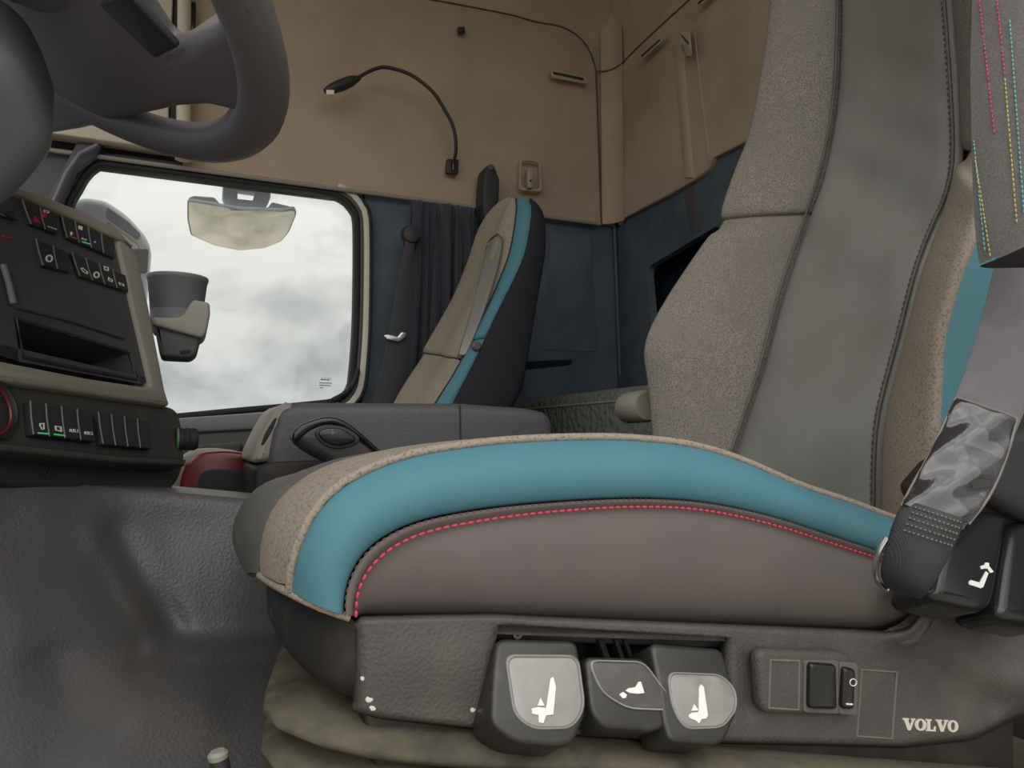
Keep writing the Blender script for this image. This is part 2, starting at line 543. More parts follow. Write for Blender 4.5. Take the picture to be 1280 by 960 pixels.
# vertical raised rib and seam on the rear lining
struct(loft('trim_4', M['beige'], None, [cr([aX(848+dx, 50, XR-h), aX(853+dx, 120, XR-h), aX(862+dx, 222, XR-h)], 8) for dx, h in ((-7, 0), (-3, .006), (2, .006), (6, 0))]), 'soft vertical rib of the rear lining')
struct(tube('trim_5', M['beige'], None, cr([aX(868, 40, XR-.001), aX(876, 110, XR-.001), aX(887, 203, XR-.001)], 8), .003, 6), 'thin vertical seam of the rear lining')
# lower navy felt of side and rear wall
xs = .512
hole_r = [aX(x, y, XR+.02) for x, y in ((808, 335), (900, 280), (905, 445), (818, 452))]
struct(plate('wall_right', M['blue'], None, rect(xs, XR+.03, -.6, zb+.01, YW+.02), .03, .002))
struct(plate('wall_rear', M['blue'], None, [V((XR+.02, .1, -.6)), V((XR+.02, YW+.02, -.6)), V((XR+.02, YW+.02, zb+.12)), V((XR+.02, .1, zb+.12))], .03, .002, holes=[rnd(hole_r, .03)], n=(-1, 0, 0)))
hc = sum(hole_r, V())/4
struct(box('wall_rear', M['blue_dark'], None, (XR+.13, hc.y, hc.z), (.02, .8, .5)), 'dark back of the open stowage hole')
struct(tube('trim_6', M['blue'], None, [aY(768, 282, YW-.0), aY(775, 470, YW-.0)], .006, 8), 'stitched corner piping of the navy felt')
struct(tube('trim_7', M['blue'], None, [aY(774, 282, YW-.0), aY(782, 470, YW-.0)], .006, 8), 'second stitched corner piping of the navy felt')
pad = [(690, 290), (738, 292), (748, 440), (676, 438)]
struct(plate('trim_8', M['blue'], None, rnd(wpts(pad, -.018), .02), .006, .003), 'raised felt panel behind the passenger seat')
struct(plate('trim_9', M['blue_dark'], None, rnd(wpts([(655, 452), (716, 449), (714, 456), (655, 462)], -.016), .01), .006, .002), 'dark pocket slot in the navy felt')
struct(plate('trim_10', M['pillar'], None, [aX(x, y, XR+.018) for x, y in ((853, 232), (866, 226), (876, 288), (864, 292))], .003, .001, n=(-1, 0, 0)), 'grey strap tab on the navy rear wall')
# outer skin of the cab behind the linings
struct(plate('wall_right', M['pillar'], None, rect(-.80, 1.62, .79, 1.78, YW+.07), .02))
struct(plate('wall_right', M['pillar'], None, rect(.505, 1.62, -.6, .80, YW+.07), .02))
struct(box('wall_rear', M['pillar'], None, (1.62, 1.25, .58), (.02, 2.4, 2.38)))
# seams of the linings: thin tubes coloured as the shade in the gap
struct(tube('trim_19', M['seam'], None, [V((p.x, YW-.0015, p.z)) for p in [V((xr+.012, 0, zb)), V((xr+.008, 0, 1.0))]+arc], .0028, 6), 'painted shade of the seam gap around the side lining')
struct(tube('trim_20', M['seam'], None, cr([aY(745, 89, YW-.004), V((xr+.035, YW-.014, aY(756, 88, YW-.014).z)), V((XR-.006, YW-.055, aX(772, 83, XR-.006).z))]+[p+V((-.001, 0, .001)) for p in reversed(rt)], 20), .0028, 6), 'painted shade of the seam gap above the rear lining')
# small pale rail under the beige lining
struct(tube('trim_11', M['taupe'], None, [V((-.6, YW-.012, zb-.006)), V((xr, YW-.012, zb-.006))], .007, 8), 'thin rail under the beige lining')

# ---- passenger door with its window
glass = [(140, 209), (280, 227), (395, 241), (424, 249), (438, 262), (443, 285), (442, 400), (437, 470), (432, 487), (418, 497), (380, 502), (300, 509), (215, 517), (110, 525), (80, 515), (66, 470), (68, 350), (91, 258), (100, 240), (110, 222), (122, 211)]
def off2(pts, d):
    """offset an outline lying in a Y plane outwards by d"""
    P = cr([aY(x, y, YW) for x, y in pts], 144, True)
    c = sum(P, V())/len(P)
    out = []
    for i, p in enumerate(P):
        t = P[(i+1) % 144]-P[i-1]
        n = V((t.z, 0, -t.x)).normalized()
        if n.dot(p-c) < 0:
            n = -n
        out.append(p+n*d)
    return out
def setY(P, y):
    return [V((p.x, y, p.z)) for p in P]
win = off2(glass, 0)
door = thing('door_1', 'grey passenger door around the side window', 'door', (.0, YW, -.5))
del door['category']; struct(door)
dz = zb-.004
plate('door_skin', M['pillar'], door, rect(-.75, xs-.008, -.55, dz+.012, YW+.012), .05, .003, holes=[setY(off2(glass, .045), YW+.012)])
w1 = thing('window_1', 'side window with black rubber seal and cream frame', 'window', (.1, YW, .1))
del w1['category']; struct(w1)
plate('pane', M['glass'], w1, setY(off2(glass, .004), YW+.03), .004, 0)
plate('seal', M['rubber'], w1, setY(off2(glass, .018), YW-.004), .045, .006, holes=[setY(win, YW-.004)])
plate('inner_frame', M['pillar'], w1, setY(off2(glass, .030), YW+.0), .04, .004, holes=[setY(off2(glass, .0185), YW)])
# cream painted flange, only along the rear edge of the opening
cream_o, cream_i = off2(glass, .050), off2(glass, .0305)
seg = [i for i in range(144) if win[i].x > .40]
idx = seg
# order the run along the loop
st = [i for i in seg if (i-1) % 144 not in seg][0]
run = []
i = st
while i % 144 in seg:
    run.append(i % 144); i += 1
plate('painted_flange', M['cream'], w1, setY([cream_o[i] for i in run]+[cream_i[i] for i in reversed(run)], YW-.002), .03, .004)
tube('outer_bead', M['rubber'], w1, setY([p for p in [off2(glass, .053)[i] for i in run] if p.z < zb-.012], YW-.004), .005, 8)
# glass maker's mark: small dark lines
for k, (x0, x1, yy) in enumerate(((401, 412, 474), (399, 415, 478), (399, 413, 481), (400, 404, 484))):
    plate('glass_mark', M['pillar'], w1, [aY(x0, yy, YW+.0255), aY(x1, yy+.6, YW+.0255), aY(x1, yy+1.6, YW+.0255), aY(x0, yy+1., YW+.0255)], .0006)
lettering('glass_mark', M['pillar'], w1, 'VOLVO', aY(401, 474.5, YW+.0255), (1, 0, 0), (0, 0, 1), .007, .0006)
# wiper arm-like black strip at the lower rear corner of the pane
tube('corner_strip', M['rubber'], w1, cr([aY(447, 462, YW-.01), aY(444, 476, YW-.02), aY(432, 491, YW-.02), aY(416, 500, YW-.02)], 8), .008, 8)
# door cap under the window, arm rest, lower card
plate('door_cap', M['column'], door, [aY(x, y, YW-.045) for x, y in ((60, 534), (232, 522), (360, 513), (448, 506), (448, 530), (232, 542), (60, 555))], .05, .010)
plate('door_card', M['dash'], door, [aY(x, y, YW-.03) for x, y in ((60, 550), (232, 538), (460, 524), (460, 760), (60, 760))], .03, .006)
plate('armrest', M['dash_low'], door, rnd([aY(x, y, YW-.12) for x, y in ((150, 562), (250, 556), (305, 552), (302, 570), (250, 580), (150, 585))], .02), .10, .012)
plate('felt_insert', M['blue'], door, [aY(x, y, YW-.036) for x, y in ((312, 552), (330, 546), (450, 540), (450, 640), (300, 640))], .01, .003)

# ---- front corner of the passenger side: pillar, cupboard end, pale upright
struct(plate('trim_12', M['pillar'], None, [aY(x, y, YW-.03) for x, y in ((30, 300), (95, 178), (130, 178), (120, 196), (96, 215), (74, 262), (60, 300))], .03, .010), 'grey windscreen pillar trim beside the window')
struct(tube('trim_13', M['column'], None, [aY(x, y, YW-.05) for x, y in ((60, 268), (83, 216), (100, 192), (122, 181))], .006, 8), 'grey bead along the windscreen pillar')
struct(plate('trim_14', M['beige_light'], None, rect(-.75, -.075, .83, 1.6, YW-.06), .06, .006), 'pale end panel of the front roof locker')
struct(tube('trim_15', M['beige_light'], None, [aY(229, 200, YW-.05), aY(229, -120, YW-.05)], .022, 14), 'pale upright post beside the roof locker')
struct(box('trim_16', M['rubber'], None, aY(219, 60, YW-.055), (.012, .02, .62)), 'black gap strip beside the pale upright')
struct(box('trim_17', M['black_gloss'], None, aY(241, 25, YW-.03), (.016, .03, .10), bevel=.004), 'black latch beside the pale upright')

# ---- rubber mat over the engine tunnel and floor
cols = [-220, -100, 0, 50, 100, 150, 200, 250, 300, 370, 480, 640]
ctl = {  # py : Y at each of the columns
    'top': [.72, .78, .86, .90, .945, .975, .99, 1.0, 1.01, 1.02, 1.03, 1.04],
    660: [.68, .74, .82, .86, .91, .96, .985, .995, 1.0, 1.01, 1.02, 1.03],
    720: [.65, .70, .77, .81, .86, .925, .965, .98, .985, .99, 1.0, 1.0],
    770: [.62, .67, .735, .77, .81, .87, .945, .965, .97, .975, .98, .98],
    800: [.61, .65, .71, .745, .78, .83, .915, .945, .95, .955, .96, .96],
    825: [.60, .64, .69, .725, .755, .79, .84, .87, .88, .88, .88, .88],
    860: [.59, .62, .66, .69, .715, .735, .76, .78, .79, .79, .79, .79],
    910: [.56, .59, .615, .635, .65, .66, .675, .685, .69, .69, .69, .69],
    960: [.53, .55, .57, .58, .59, .60, .61, .615, .62, .62, .62, .62],
    1020: [.50, .51, .52, .53, .54, .55, .555, .56, .565, .565, .565, .565],
    1150: [.47, .475, .48, .485, .49, .495, .50, .505, .51, .51, .51, .51]}
topy = [590, 594, 600, 604, 608, 612, 616, 620, 624, 630, 640, 655]
rows = []
lip = [aY(c, topy[i]+3, ctl['top'][i]) for i, c in enumerate(cols)]
rows.append([p+V((0, .30, -.005)) for p in lip])
rows.append([p+V((0, .10, .004)) for p in lip])
rows.append([p+V((0, .02, .004)) for p in lip])
rows.append(lip)
for py in (660, 720, 770, 800, 825, 860, 910, 960, 1020, 1150):
    rows.append([aY(c, py, ctl[py][i]) for i, c in enumerate(cols)])
rows.append([V((p.x, p.y-.02, -.60)) for p in rows[-1]])
rows = [cr(r, 130) for r in rows]
fine = list(zip(*[cr([r[i] for r in rows], 110) for i in range(130)]))
def pseg(x, y, line):
    best = 1e9
    for (x0, y0), (x1, y1) in zip(line, line[1:]):
        dx, dy = x1-x0, y1-y0
        t = max(0, min(1, ((x-x0)*dx+(y-y0)*dy)/(dx*dx+dy*dy)))
        best = min(best, (x-x0-t*dx)**2+(y-y0-t*dy)**2)
    return best**.5
folds_ = [([(118, 675), (135, 695), (162, 745), (195, 800)], 15, .014), ([(145, 665), (178, 725), (222, 790)], 18, -.016), ([(190, 808), (250, 817), (345, 803)], 11, .020),
          ([(170, 842), (250, 835), (345, 828)], 14, -.014), ([(60, 640), (95, 650)], 50, .007), ([(70, 830), (95, 900), (60, 960)], 30, -.016), ([(180, 888), (250, 884)], 30, .024), ([(0, 720), (30, 800)], 45, .014), ([(260, 735), (270, 740)], 55, .006)]
fine2 = []
for r in fine:
    rr = []
    for p in r:
        d = p.dot(FW); sx = 640+FOC*p.dot(RT)/d; sy = 480-FOC*p.dot(UP)/d
        k = 1
        for line, sg, am in folds_:
            k -= am*math.exp(-(pseg(sx, sy, line)/sg)**2)
        rr.append(p*k)
    fine2.append(rr)
fine = fine2
struct(loft('floor', M['mat'], None, [list(r) for r in fine]), 'black grained rubber mat over the engine tunnel')

# ================================================================== DRIVER'S SEAT
seat = thing('driver_seat', 'driver seat nearest the camera, teal side band, speckled bolsters, lever box below', 'seat', (.35, .71, -.55))
NU = 40
def cY(pts, y, n=NU):
    if not isinstance(y, (list, tuple)):
        y = [y]*len(pts)
    return cr([aY(a, b, c) for (a, b), c in zip(pts, y)], n)
bot = [(447, 770), (600, 776), (800, 781), (950, 785), (1050, 788), (1135, 790)]
st1 = [(443, 770), (447, 735), (470, 698), (520, 668), (600, 650), (700, 638), (800, 633), (880, 638), (960, 655), (1030, 677), (1095, 698), (1130, 710)]
te1 = [(431, 770), (435, 730), (460, 688), (515, 656), (600, 638), (700, 628), (800, 624), (880, 629), (960, 645), (1030, 667), (1100, 690), (1133, 700)]
te2 = [(362, 738), (366, 700), (385, 652), (425, 606), (500, 572), (580, 557), (650, 550), (740, 547), (800, 549), (860, 556), (920, 573), (1000, 607), (1060, 627), (1117, 648), (1140, 655)]
b0 = cY(bot, .478)
s1 = cY(st1, .462)
t1 = cY(te1, .457)
def mid(A, B, f, d):
    return [a.lerp(b, f)+V(d) for a, b in zip(A, B)]
def midt(A, B, f, dy):
    return [a.lerp(b, f)+V((0, dy*min(1, i/7), 0)) for i, (a, b) in enumerate(zip(A, B))]
loft('side_panel', M['side'], seat, [[p+V((0, .02, -.006)) for p in b0], b0, midt(b0, s1, .25, -.014), midt(b0, s1, .6, -.014), midt(b0, s1, .9, -.006), s1, mid(s1, t1, .5, (0, -.004, .001)), t1], sub=1)
K2 = cY(te2, [.485, .478, .475, .474, .474]+[.474]*10)
loft('teal_band', M['teal'], seat, [[p+V((0, .006, 0)) for p in t1], [p+V((0, .001, .0004)) for p in t1], mid(t1, K2, .3, (0, -.010, 0)), mid(t1, K2, .65, (0, -.013, 0)), mid(t1, K2, .92, (0, -.006, 0)), K2, [p+V((.003, .008, -.002)) for p in K2]], sub=1)
stitches('red_stitching', M['thread'], seat, [p+V((0, -.0045, 0)) for p in s1], 92, .0011, .75)
stitches('edge_stitching', M['thread_dark'], seat, [p+V((0, -.001, 0)) for p in t1], 110, .0004, .6)
# bottom hem piping and edge piping
tube('edge_piping', M['fabric_edge'], seat, [p+V((0, -.001, .0005)) for p in K2], .0030, 8)
hem = cr([aY(x, y, yy) for x, y, yy in ((325, 719, .58), (343, 731, .53), (363, 741, .487), (398, 758, .468), (438, 772, .462))], 16)
tube('hem_piping', M['fabric_edge'], seat, hem, .0028, 8)
def shift(P, dy, dxf, dxr, dzt, dzb):
    """next profile across the cushion; dxf: push at the front, dzt: lift on the crown"""
    out = []
    for i, p in enumerate(P):
        t = i/(len(P)-1)
        f = max(0, 1-t*3.2)
        crown = math.sin(min(1, t*1.25)*math.pi)
        out.append(V((p.x-dxf*f, p.y+dy, p.z+dzt*crown+dzb*f)))
    return out
K3 = cY([(322, 716), (320, 690), (325, 660), (335, 635), (350, 615), (380, 592), (412, 577), (450, 567), (520, 556), (600, 549), (700, 544), (800, 545), (860, 552), (920, 570), (1000, 605), (1060, 626), (1117, 648), (1140, 656)], .585)
K3 = [V((min(p.x, .70), p.y, p.z)) for p in K3]
K2b = mid(K2, K3, .5, (-.003, 0, .003))
K5 = cY([(306, 714), (289, 692), (283, 665), (296, 630), (317, 606), (350, 594), (384, 590), (420, 585), (480, 580), (560, 576), (660, 572), (760, 574), (850, 582), (930, 600), (1010, 630), (1060, 645)], .715)
K4 = mid(K3, K5, .5, (-.004, 0, -.003))
def mirr(P):
    """far half of the cushion; it is worn lower than the near half"""
    out = []
    for i, p in enumerate(P):
        q = (.715-p.y)/.24
        f = max(0, 1-i/(NU-1)*2.4)
        out.append(V((p.x+.035*f*q, 1.43-p.y, p.z-.034*q)))
    return out
loft('bolster', M['fabric_edge'], seat, [K2, K2b, K3, [p+V((.004, .004, -.004)) for p in K3]], sub=1)
loft('bolster', M['fabric_edge'], seat, [mirr(P) for P in (K2, K2b, K3)], sub=1)
loft('centre_panel', M['nose'], seat, [[p+V((.002, -.002, -.003)) for p in K3], [p+V((-.004, .008, .001)) for p in K3], K4, K5, mirr(K4), mirr(K3)], sub=1)
loft('far_side_panel', M['side'], seat, [mirr(P) for P in (b0, s1, t1, K2)])
# underside of the cushion
ub = [V((p.x, .49, p.z)) for p in b0]
fr = [K2[0], K3[0], K4[0], K5[0], mirr(K4)[0], mirr(K3)[0], mirr(K2)[0]]
plate('cushion_pan', M['base_dark'], seat, [V((.085, .49, -.108)), V((.76, .49, -.19)), V((.76, .94, -.19)), V((.085, .94, -.108))], .02, .004, n=(-.1, 0, -1))
tube('front_hem', M['nose'], seat, [p+V((.004, 0, .001)) for p in cr(fr[1:], 20)], .0022, 8)

# ---- backrest
YN, YF = .59, .83
nseam = [(1094, 700), (1097, 640), (1098, 575), (1104, 512), (1128, 419), (1150, 335), (1170, 281), (1188, 240), (1196, 190), (1192, 94), (1185, 0), (1178, -90), (1172, -150)]
fseam = [(885, 660), (900, 610), (915, 563), (948, 465), (975, 364), (1005, 276), (1022, 225), (1035, 170), (1043, 110), (1046, 50), (1047, 0), (1046, -60), (1044, -110)]
NB = 44
ns = cY(nseam, YN, NB)
fs = cY(fseam, YF, NB)
cen = []
for f, d in ((0, .012), (.03, .001), (.12, 0), (.3, .006), (.5, .008), (.7, .006), (.88, 0), (.97, .001), (1, .012)):
    row = []
    for i, (a, b) in enumerate(zip(fs, ns)):
        p = a.lerp(b, f)+V((d, 0, 0))
        # sagging leather wrinkles
        t = i/(NB-1)
        if 0.05 < f < .95:
            p.x += .0075*math.sin(t*34+f*4)*math.exp(-((t-.50)/.16)**2)+.005*math.sin(t*57+f*6)*math.exp(-((t-.62)/.12)**2)-.018*math.sin(f*math.pi)*math.exp(-((t-.16)/.12)**2)
        row.append(p)
    cen.append(row)
loft('centre_panel', M['centre'], seat, cen, sub=1)
stitches('seam_stitching', M['thread_dark'], seat, [p+V((-.0015, -.008, 0)) for p in fs], 120, .0010, .6)
stitches('seam_stitching', M['thread_dark'], seat, [p+V((-.0015, .008, 0)) for p in ns], 110, .0010, .6)
tube('seam_piping', M['nose'], seat, [p+V((-.003, -.003, 0)) for p in fs], .0022, 6)
tube('seam_piping', M['nose'], seat, [p+V((-.003, .003, 0)) for p in ns], .0022, 6)
def bolster(name, seam, outer, bulge, sgn, m, parent, n=24, wrap=.10, fold=(.03, .03)):
    A = cr(seam, n); B = cr(outer, n)
    rows = []
    for f, d in ((0, .016), (.03, .0), (.25, -.6*bulge), (.55, -bulge), (.82, -.62*bulge), (.95, -.22*bulge), (1, 0)):
        rows.append([a.lerp(b, f)+V((d, 0, 0)) for a, b in zip(A, B)])
    rows.append([p+V((wrap*.25, sgn*.007, 0)) for p in B])
    rows.append([p+V((wrap, sgn*.006, 0)) for p in B])
    # tuck the two ends in, like a sewn roll
    out = []
    for r in rows:
        r2 = [r[0]+V((fold[0], 0, .004))]+r+[r[-1]+V((fold[1]*.5, 0, .002)), r[-1]+V((fold[1], 0, .03))]
        out.append(r2)
    return loft(name, m, parent, out, sub=1)
fs_lo = [aY(x, y, YF-.001) for x, y in ((885, 660), (900, 610), (915, 563), (948, 465), (975, 364), (1003, 276))]
fo_lo = [aY(x, y, yy) for x, y, yy in ((822, 640, .92), (818, 590, .925), (814, 544, .93), (808, 481, .935), (802, 434, .935), (822, 387, .935), (857, 333, .935), (887, 291, .925))]
bolster('side_bolster', fs_lo, fo_lo, .018, 1, M['fabric'], seat)
fs_up = [aY(x, y, YF-.001) for x, y in ((1006, 268), (1022, 225), (1035, 170), (1043, 110), (1046, 50), (1047, 0), (1046, -60), (1044, -110))]
fo_up = [aY(x, y, yy) for x, y, yy in ((903, 279, .925), (908, 255, .928), (926, 205, .928), (940, 170, .928), (952, 110, .925), (962, 50, .922), (967, 0, .92), (970, -60, .905), (974, -105, .89))]
bolster('head_bolster', [p+V((-.006, 0, 0)) for p in fs_up], [p+V((-.010, 0, 0)) for p in fo_up], .016, 1, M['fabric'], seat, fold=(.045, .03))
tube('edge_piping', M['pale_teal'], seat, cr([p+V((.006, .006, 0)) for p in fo_up], 20), .0016, 6)
ns_lo = [aY(x, y, YN+.001) for x, y in ((1095, 700), (1098, 640), (1099, 575), (1105, 512), (1129, 419), (1151, 335), (1171, 281), (1196, 200))]
no_lo = [aY(x, y, .487) for x, y in ((1160, 700), (1157, 620), (1159, 548), (1163, 470), (1166, 423), (1187, 348), (1214, 278), (1222, 235))]
bolster('side_bolster', ns_lo, no_lo, .012, -1, M['fabric_edge'], seat, wrap=.01)
ns_up = [aY(x, y, YN+.001) for x, y in ((1197, 188), (1195, 130), (1191, 60), (1186, 0), (1178, -90), (1172, -150))]
no_up = [aY(x, y, .50) for x, y in ((1250, 200), (1250, 120), (1246, 50), (1243, 0), (1230, -90), (1220, -150))]
bolster('head_bolster', ns_up, no_up, .006, -1, M['fabric'], seat, wrap=.06)
B = cr(no_lo, 24)
loft('teal_band', M['teal'], seat, [[p+V((.002, -.003, 0)) for p in B], [p+V((.025, -.012, .0)) for p in B], [p+V((.07, -.012, .0)) for p in B], [p+V((.10, -.004, .0)) for p in B]], sub=1)
loft('back_side', M['side'], seat, [[p+V((.10, -.003, 0)) for p in B], [p+V((.17, .0, .0)) for p in B], [p+V((.20, .03, .0)) for p in B]])
fo = cr(fo_lo, 24)
loft('teal_band', M['teal'], seat, [[p+V((.05, .012, 0)) for p in fo], [p+V((.09, .014, 0)) for p in fo], [p+V((.14, .004, 0)) for p in fo]])
# rear shell: follows the seams, further back
shell = []
for f in (-.45, -.2, .5, 1.2, 1.45):
    shell.append([fs[i].lerp(ns[i], f)+V((.13 if 0 < f < 1 or abs(f-.5) < .8 else .08, 0, 0)) for i in range(0, NB, 3)])
loft('back_shell', M['seat_dark'], seat, shell, thick=.02)
hd = [fs[-1].lerp(ns[-1], f) for f in (-.2, 0, .3, .5, .7, 1, 1.2)]
loft('head_cap', M['centre'], seat, [hd, [p+V((.03, 0, .035)) for p in hd], [p+V((.09, 0, .035)) for p in hd], [p+V((.13, 0, 0)) for p in hd]], sub=1)
# arm rest pivot on the far side
piv = aY(797, 508, 1.0)
lathe('armrest_pivot', M['taupe'], seat, piv+V((0.02, .06, .0)), (-.15, -1, 0), [(.022, 0), (.026, .006), (.026, .07), (.022, .078)], 20)

# ---- seat base cover with lever recess
YBASE = .455
pb = planeY(YBASE)
def lin(x, T):
    if x <= T[0][0]: return T[0][1]
    for (a, b), (c, d) in zip(T, T[1:]):
        if x <= c: return b+(d-b)*(x-a)/(c-a)
    return T[-1][1]
TOP = [(441, 776), (452, 770), (600, 767), (1106, 788), (1128, 786), (1142, 779), (1154, 756), (1164, 728), (1172, 690), (1180, 655), (1205, 632), (1330, 600)]
HT = [(441, 790), (623, 780), (917, 797), (1110, 815), (1330, 680)]
HB = [(441, 872), (606, 890), (912, 902), (1110, 905), (1330, 830)]
BOT = [(441, 889), (475, 899), (600, 913), (850, 929), (1000, 932), (1130, 935), (1215, 926), (1262, 903), (1330, 880)]
cxs = [441+(606-441)*k/16 for k in range(17)]+[606+(914-606)*k/24 for k in range(1, 25)]+[914+(1330-914)*k/52 for k in range(1, 53)]
def relief(x, y):
    h = 0
    h += .012*math.exp(-(pseg(x, y, [(1128, 795), (1156, 768), (1176, 712), (1186, 650)])/20)**2)
    h += .018*math.exp(-((x-1300)/52)**2-((y-848)/36)**2)
    h -= .007*math.exp(-(pseg(x, y, [(1125, 812), (1170, 845), (1235, 880)])/20)**2)
    h -= .006*math.exp(-(pseg(x, y, [(935, 830), (935, 880)])/14)**2)
    h += .004*math.exp(-((x-540)/70)**2-((y-830)/45)**2)
    return h
grid, nr = [], 0
for x in cxs:
    t_, a_, b_, o_ = lin(x, TOP), lin(x, HT), lin(x, HB), lin(x, BOT)
    ys = [t_+(a_-t_)*k/5 for k in range(5)]+[a_+(b_-a_)*k/10 for k in range(11)]+[b_+(o_-b_)*k/5 for k in range(1, 6)]
    nr = len(ys)
    column = []
    for k, y in enumerate(ys):
        w_ = max(0, 1-abs(x-606)/70)
        sx = x+w_*17*(1-max(0, min(1, (y-780)/110)))
        e = min(abs(y-t_), abs(o_-y))
        back = .010*max(0, 1-e/7)**2+.014*max(0, 1-(x-441)/14)**2
        column.append(aY(sx, y, YBASE+back-relief(sx, y)))
    grid.append(column)
fcs = []
for i in range(len(grid)-1):
    for j in range(nr-1):
        if 606 <= cxs[i] < 913.9 and 5 <= j < 15:
            continue
        fcs.append((i*nr+j, (i+1)*nr+j, (i+1)*nr+j+1, i*nr+j+1))
me_ = mesh('base_cover', [p for c_ in grid for p in c_], fcs)
bm_ = bmesh.new(); bm_.from_mesh(me_)
bmesh.ops.delete(bm_, geom=[v_ for v_ in bm_.verts if not v_.link_faces], context='VERTS')
bmesh.ops.recalc_face_normals(bm_, faces=bm_.faces)
if sum(f_.normal.y*f_.calc_area() for f_ in bm_.faces) > 0:
    bmesh.ops.reverse_faces(bm_, faces=bm_.faces)
bm_.to_mesh(me_); bm_.free()
cov = link('base_cover', me_, M['base'], seat, 180)
s_ = cov.modifiers.new('solid', 'SOLIDIFY'); s_.thickness = .012; s_.offset = -1
plate('recess_back', M['base_dark'], seat, planeY(.505).many([(590, 750), (960, 750), (960, 940), (590, 940)]), .004)
plate('recess_rail', M['black'], seat, planeY(.482).many([(612, 783), (925, 798), (925, 812), (612, 800)]), .010, .002)
for x0, x1 in ((748, 756), (768, 774), (780, 785)):
    plate('recess_rib', M['base_dark'], seat, planeY(.478).many([(x0, 800), (x1, 800), (x1+10, 830), (x0+10, 830)]), .02, .001)
lathe('pivot_pin', M['chrome'], seat, aY(643, 790, .47), (0, -1, 0), [(.0035, 0), (.0035, .006), (.0015, .006), (.0015, .003)], 14)
# front wall of the base, receding
n0, n1 = aY(443, 774, YBASE+.002), aY(450, 890, YBASE+.002)
PX = [(.104, .463), (.0935, .463), (.073, .50), (.0605, .56), (.066, .65), (.088, .80), (.125, .93), (.20, .98)]
zt0, zb0 = n0.z, n1.z
fr_top = cr([V((x, y, -.090-.02*min(1, x/.1))) for x, y in PX], 26)
fr_bot = cr([V((x, y, zb0+.022*min(1, max(0, (y-.456)/.10)))) for x, y in PX], 26)
loft('base_front', M['base_dark'], seat, [fr_top, mid(fr_top, fr_bot, .5, (-.003, 0, 0)), fr_bot, [p+V((.02, .012, -.004)) for p in fr_bot]], sub=1)
lathe('cover_screw', M['black'], seat, aY(346, 766, .56)+V((.003, 0, 0)), (-1, -.3, 0), [(.006, 0), (.006, .005), (.004, .007)], 12)
# underside skirt
plate('base_skirt', M['base_dark'], seat, planeY(.466).many([(452, 880), (620, 895), (920, 905), (1200, 915), (1270, 895), (1270, 985), (470, 985)]), .05, .006)
# paint and dust splashes on the cover
for x, y, r in ((511, 843, 7), (453, 849, 3.4), (462, 875, 5), (466, 886, 4.5), (591, 887, 4), (641, 921, 5), (617, 907, 3.2), (608, 886, 2.4)):
    P = []
    for k in range(9):
        rr = r*random.uniform(.6, 1.15)
        P.append(aY(x+rr*math.cos(k*.698), y+rr*.9*math.sin(k*.698), YBASE-.0006))
    plate('paint_splash', M['lettering'], seat, P, .0012, .0004)

def lever(body, face, bplane, thick, fmat, rim=True):
    lv = plate('lift_lever', M['lever'], seat, rnd(bplane.many(body), .007), thick, .0035, bres=3)
    fpts = rnd(bplane.many(face, .0014), .008, 7)
    c = sum(fpts, V())/len(fpts)
    if rim:
        plate('lever_rim', M['rimgrey'], lv, fpts, .004, .001, holes=[[c+(p-c)*.93 for p in fpts]])
    plate('lever_face', fmat, lv, [c+(p-c)*.94-bplane.n*.0005 for p in fpts], .003, .0012)
    return lv
Z8 = lambda pts: [(580+x*.297, 740+y*.297) for x, y in pts]
P1 = Plane(aY(630, 795, .452), aY(725, 795, .452), aY(680, 930, .418))
l1 = lever([(621, 797), (722, 800), (734, 872), (733, 893), (718, 928), (700, 934), (645, 929), (613, 905), (616, 850)], [(631, 817), (724, 818), (733, 885), (717, 911), (665, 912), (642, 893)], P1, .034, M['lens'])
seat_icon = [(285, 490), (312, 484), (346, 488), (364, 365), (376, 356), (387, 400), (376, 515), (346, 519), (334, 552), (316, 548), (314, 517), (288, 512)]
arrow = [(310, 478), (322, 445), (340, 478)]
plate('seat_symbol', M['white'], l1, P1.many(Z8(seat_icon), .0018), .001)
plate('arrow_symbol', M['white'], l1, P1.many(Z8(arrow), .0018), .001)
P2 = Plane(aY(740, 820, .448), aY(810, 820, .448), aY(790, 900, .430))
l2 = lever([(731, 820), (806, 822), (838, 868), (840, 905), (820, 915), (755, 912), (738, 890)], [(734, 824), (806, 826), (839, 872), (836, 888), (785, 886), (752, 866)], P2, .034, M['lens_dark'])
plate('seat_symbol', M['white'], l2, P2.many(Z8([(680, 415), (692, 405), (722, 400), (735, 378), (745, 377), (760, 425), (735, 428), (700, 425)]), .0018), .001)
plate('arrow_symbol', M['white'], l2, P2.many(Z8([(655, 430), (670, 420), (686, 432), (682, 445), (668, 447)]), .0018), .001)
P3 = Plane(aY(820, 805, .452), aY(905, 810, .452), aY(870, 930, .420))
l3 = lever([(813, 803), (903, 810), (913, 845), (923, 866), (923, 888), (908, 925), (895, 932), (838, 928), (830, 905), (822, 850)], [(834, 839), (902, 842), (921, 860), (923, 886), (905, 910), (856, 912), (840, 884)], P3, .034, M['lens'])
seat_icon3 = [(945, 518), (960, 508), (988, 505), (990, 400), (998, 388), (1010, 400), (1027, 520), (1020, 532), (1000, 535), (990, 553), (975, 540), (950, 530)]
plate('seat_symbol', M['white'], l3, P3.many(Z8(seat_icon3), .0018), .001)
plate('arrow_symbol', M['white'], l3, P3.many(Z8([(957, 500), (970, 472), (988, 498)]), .0018), .001)

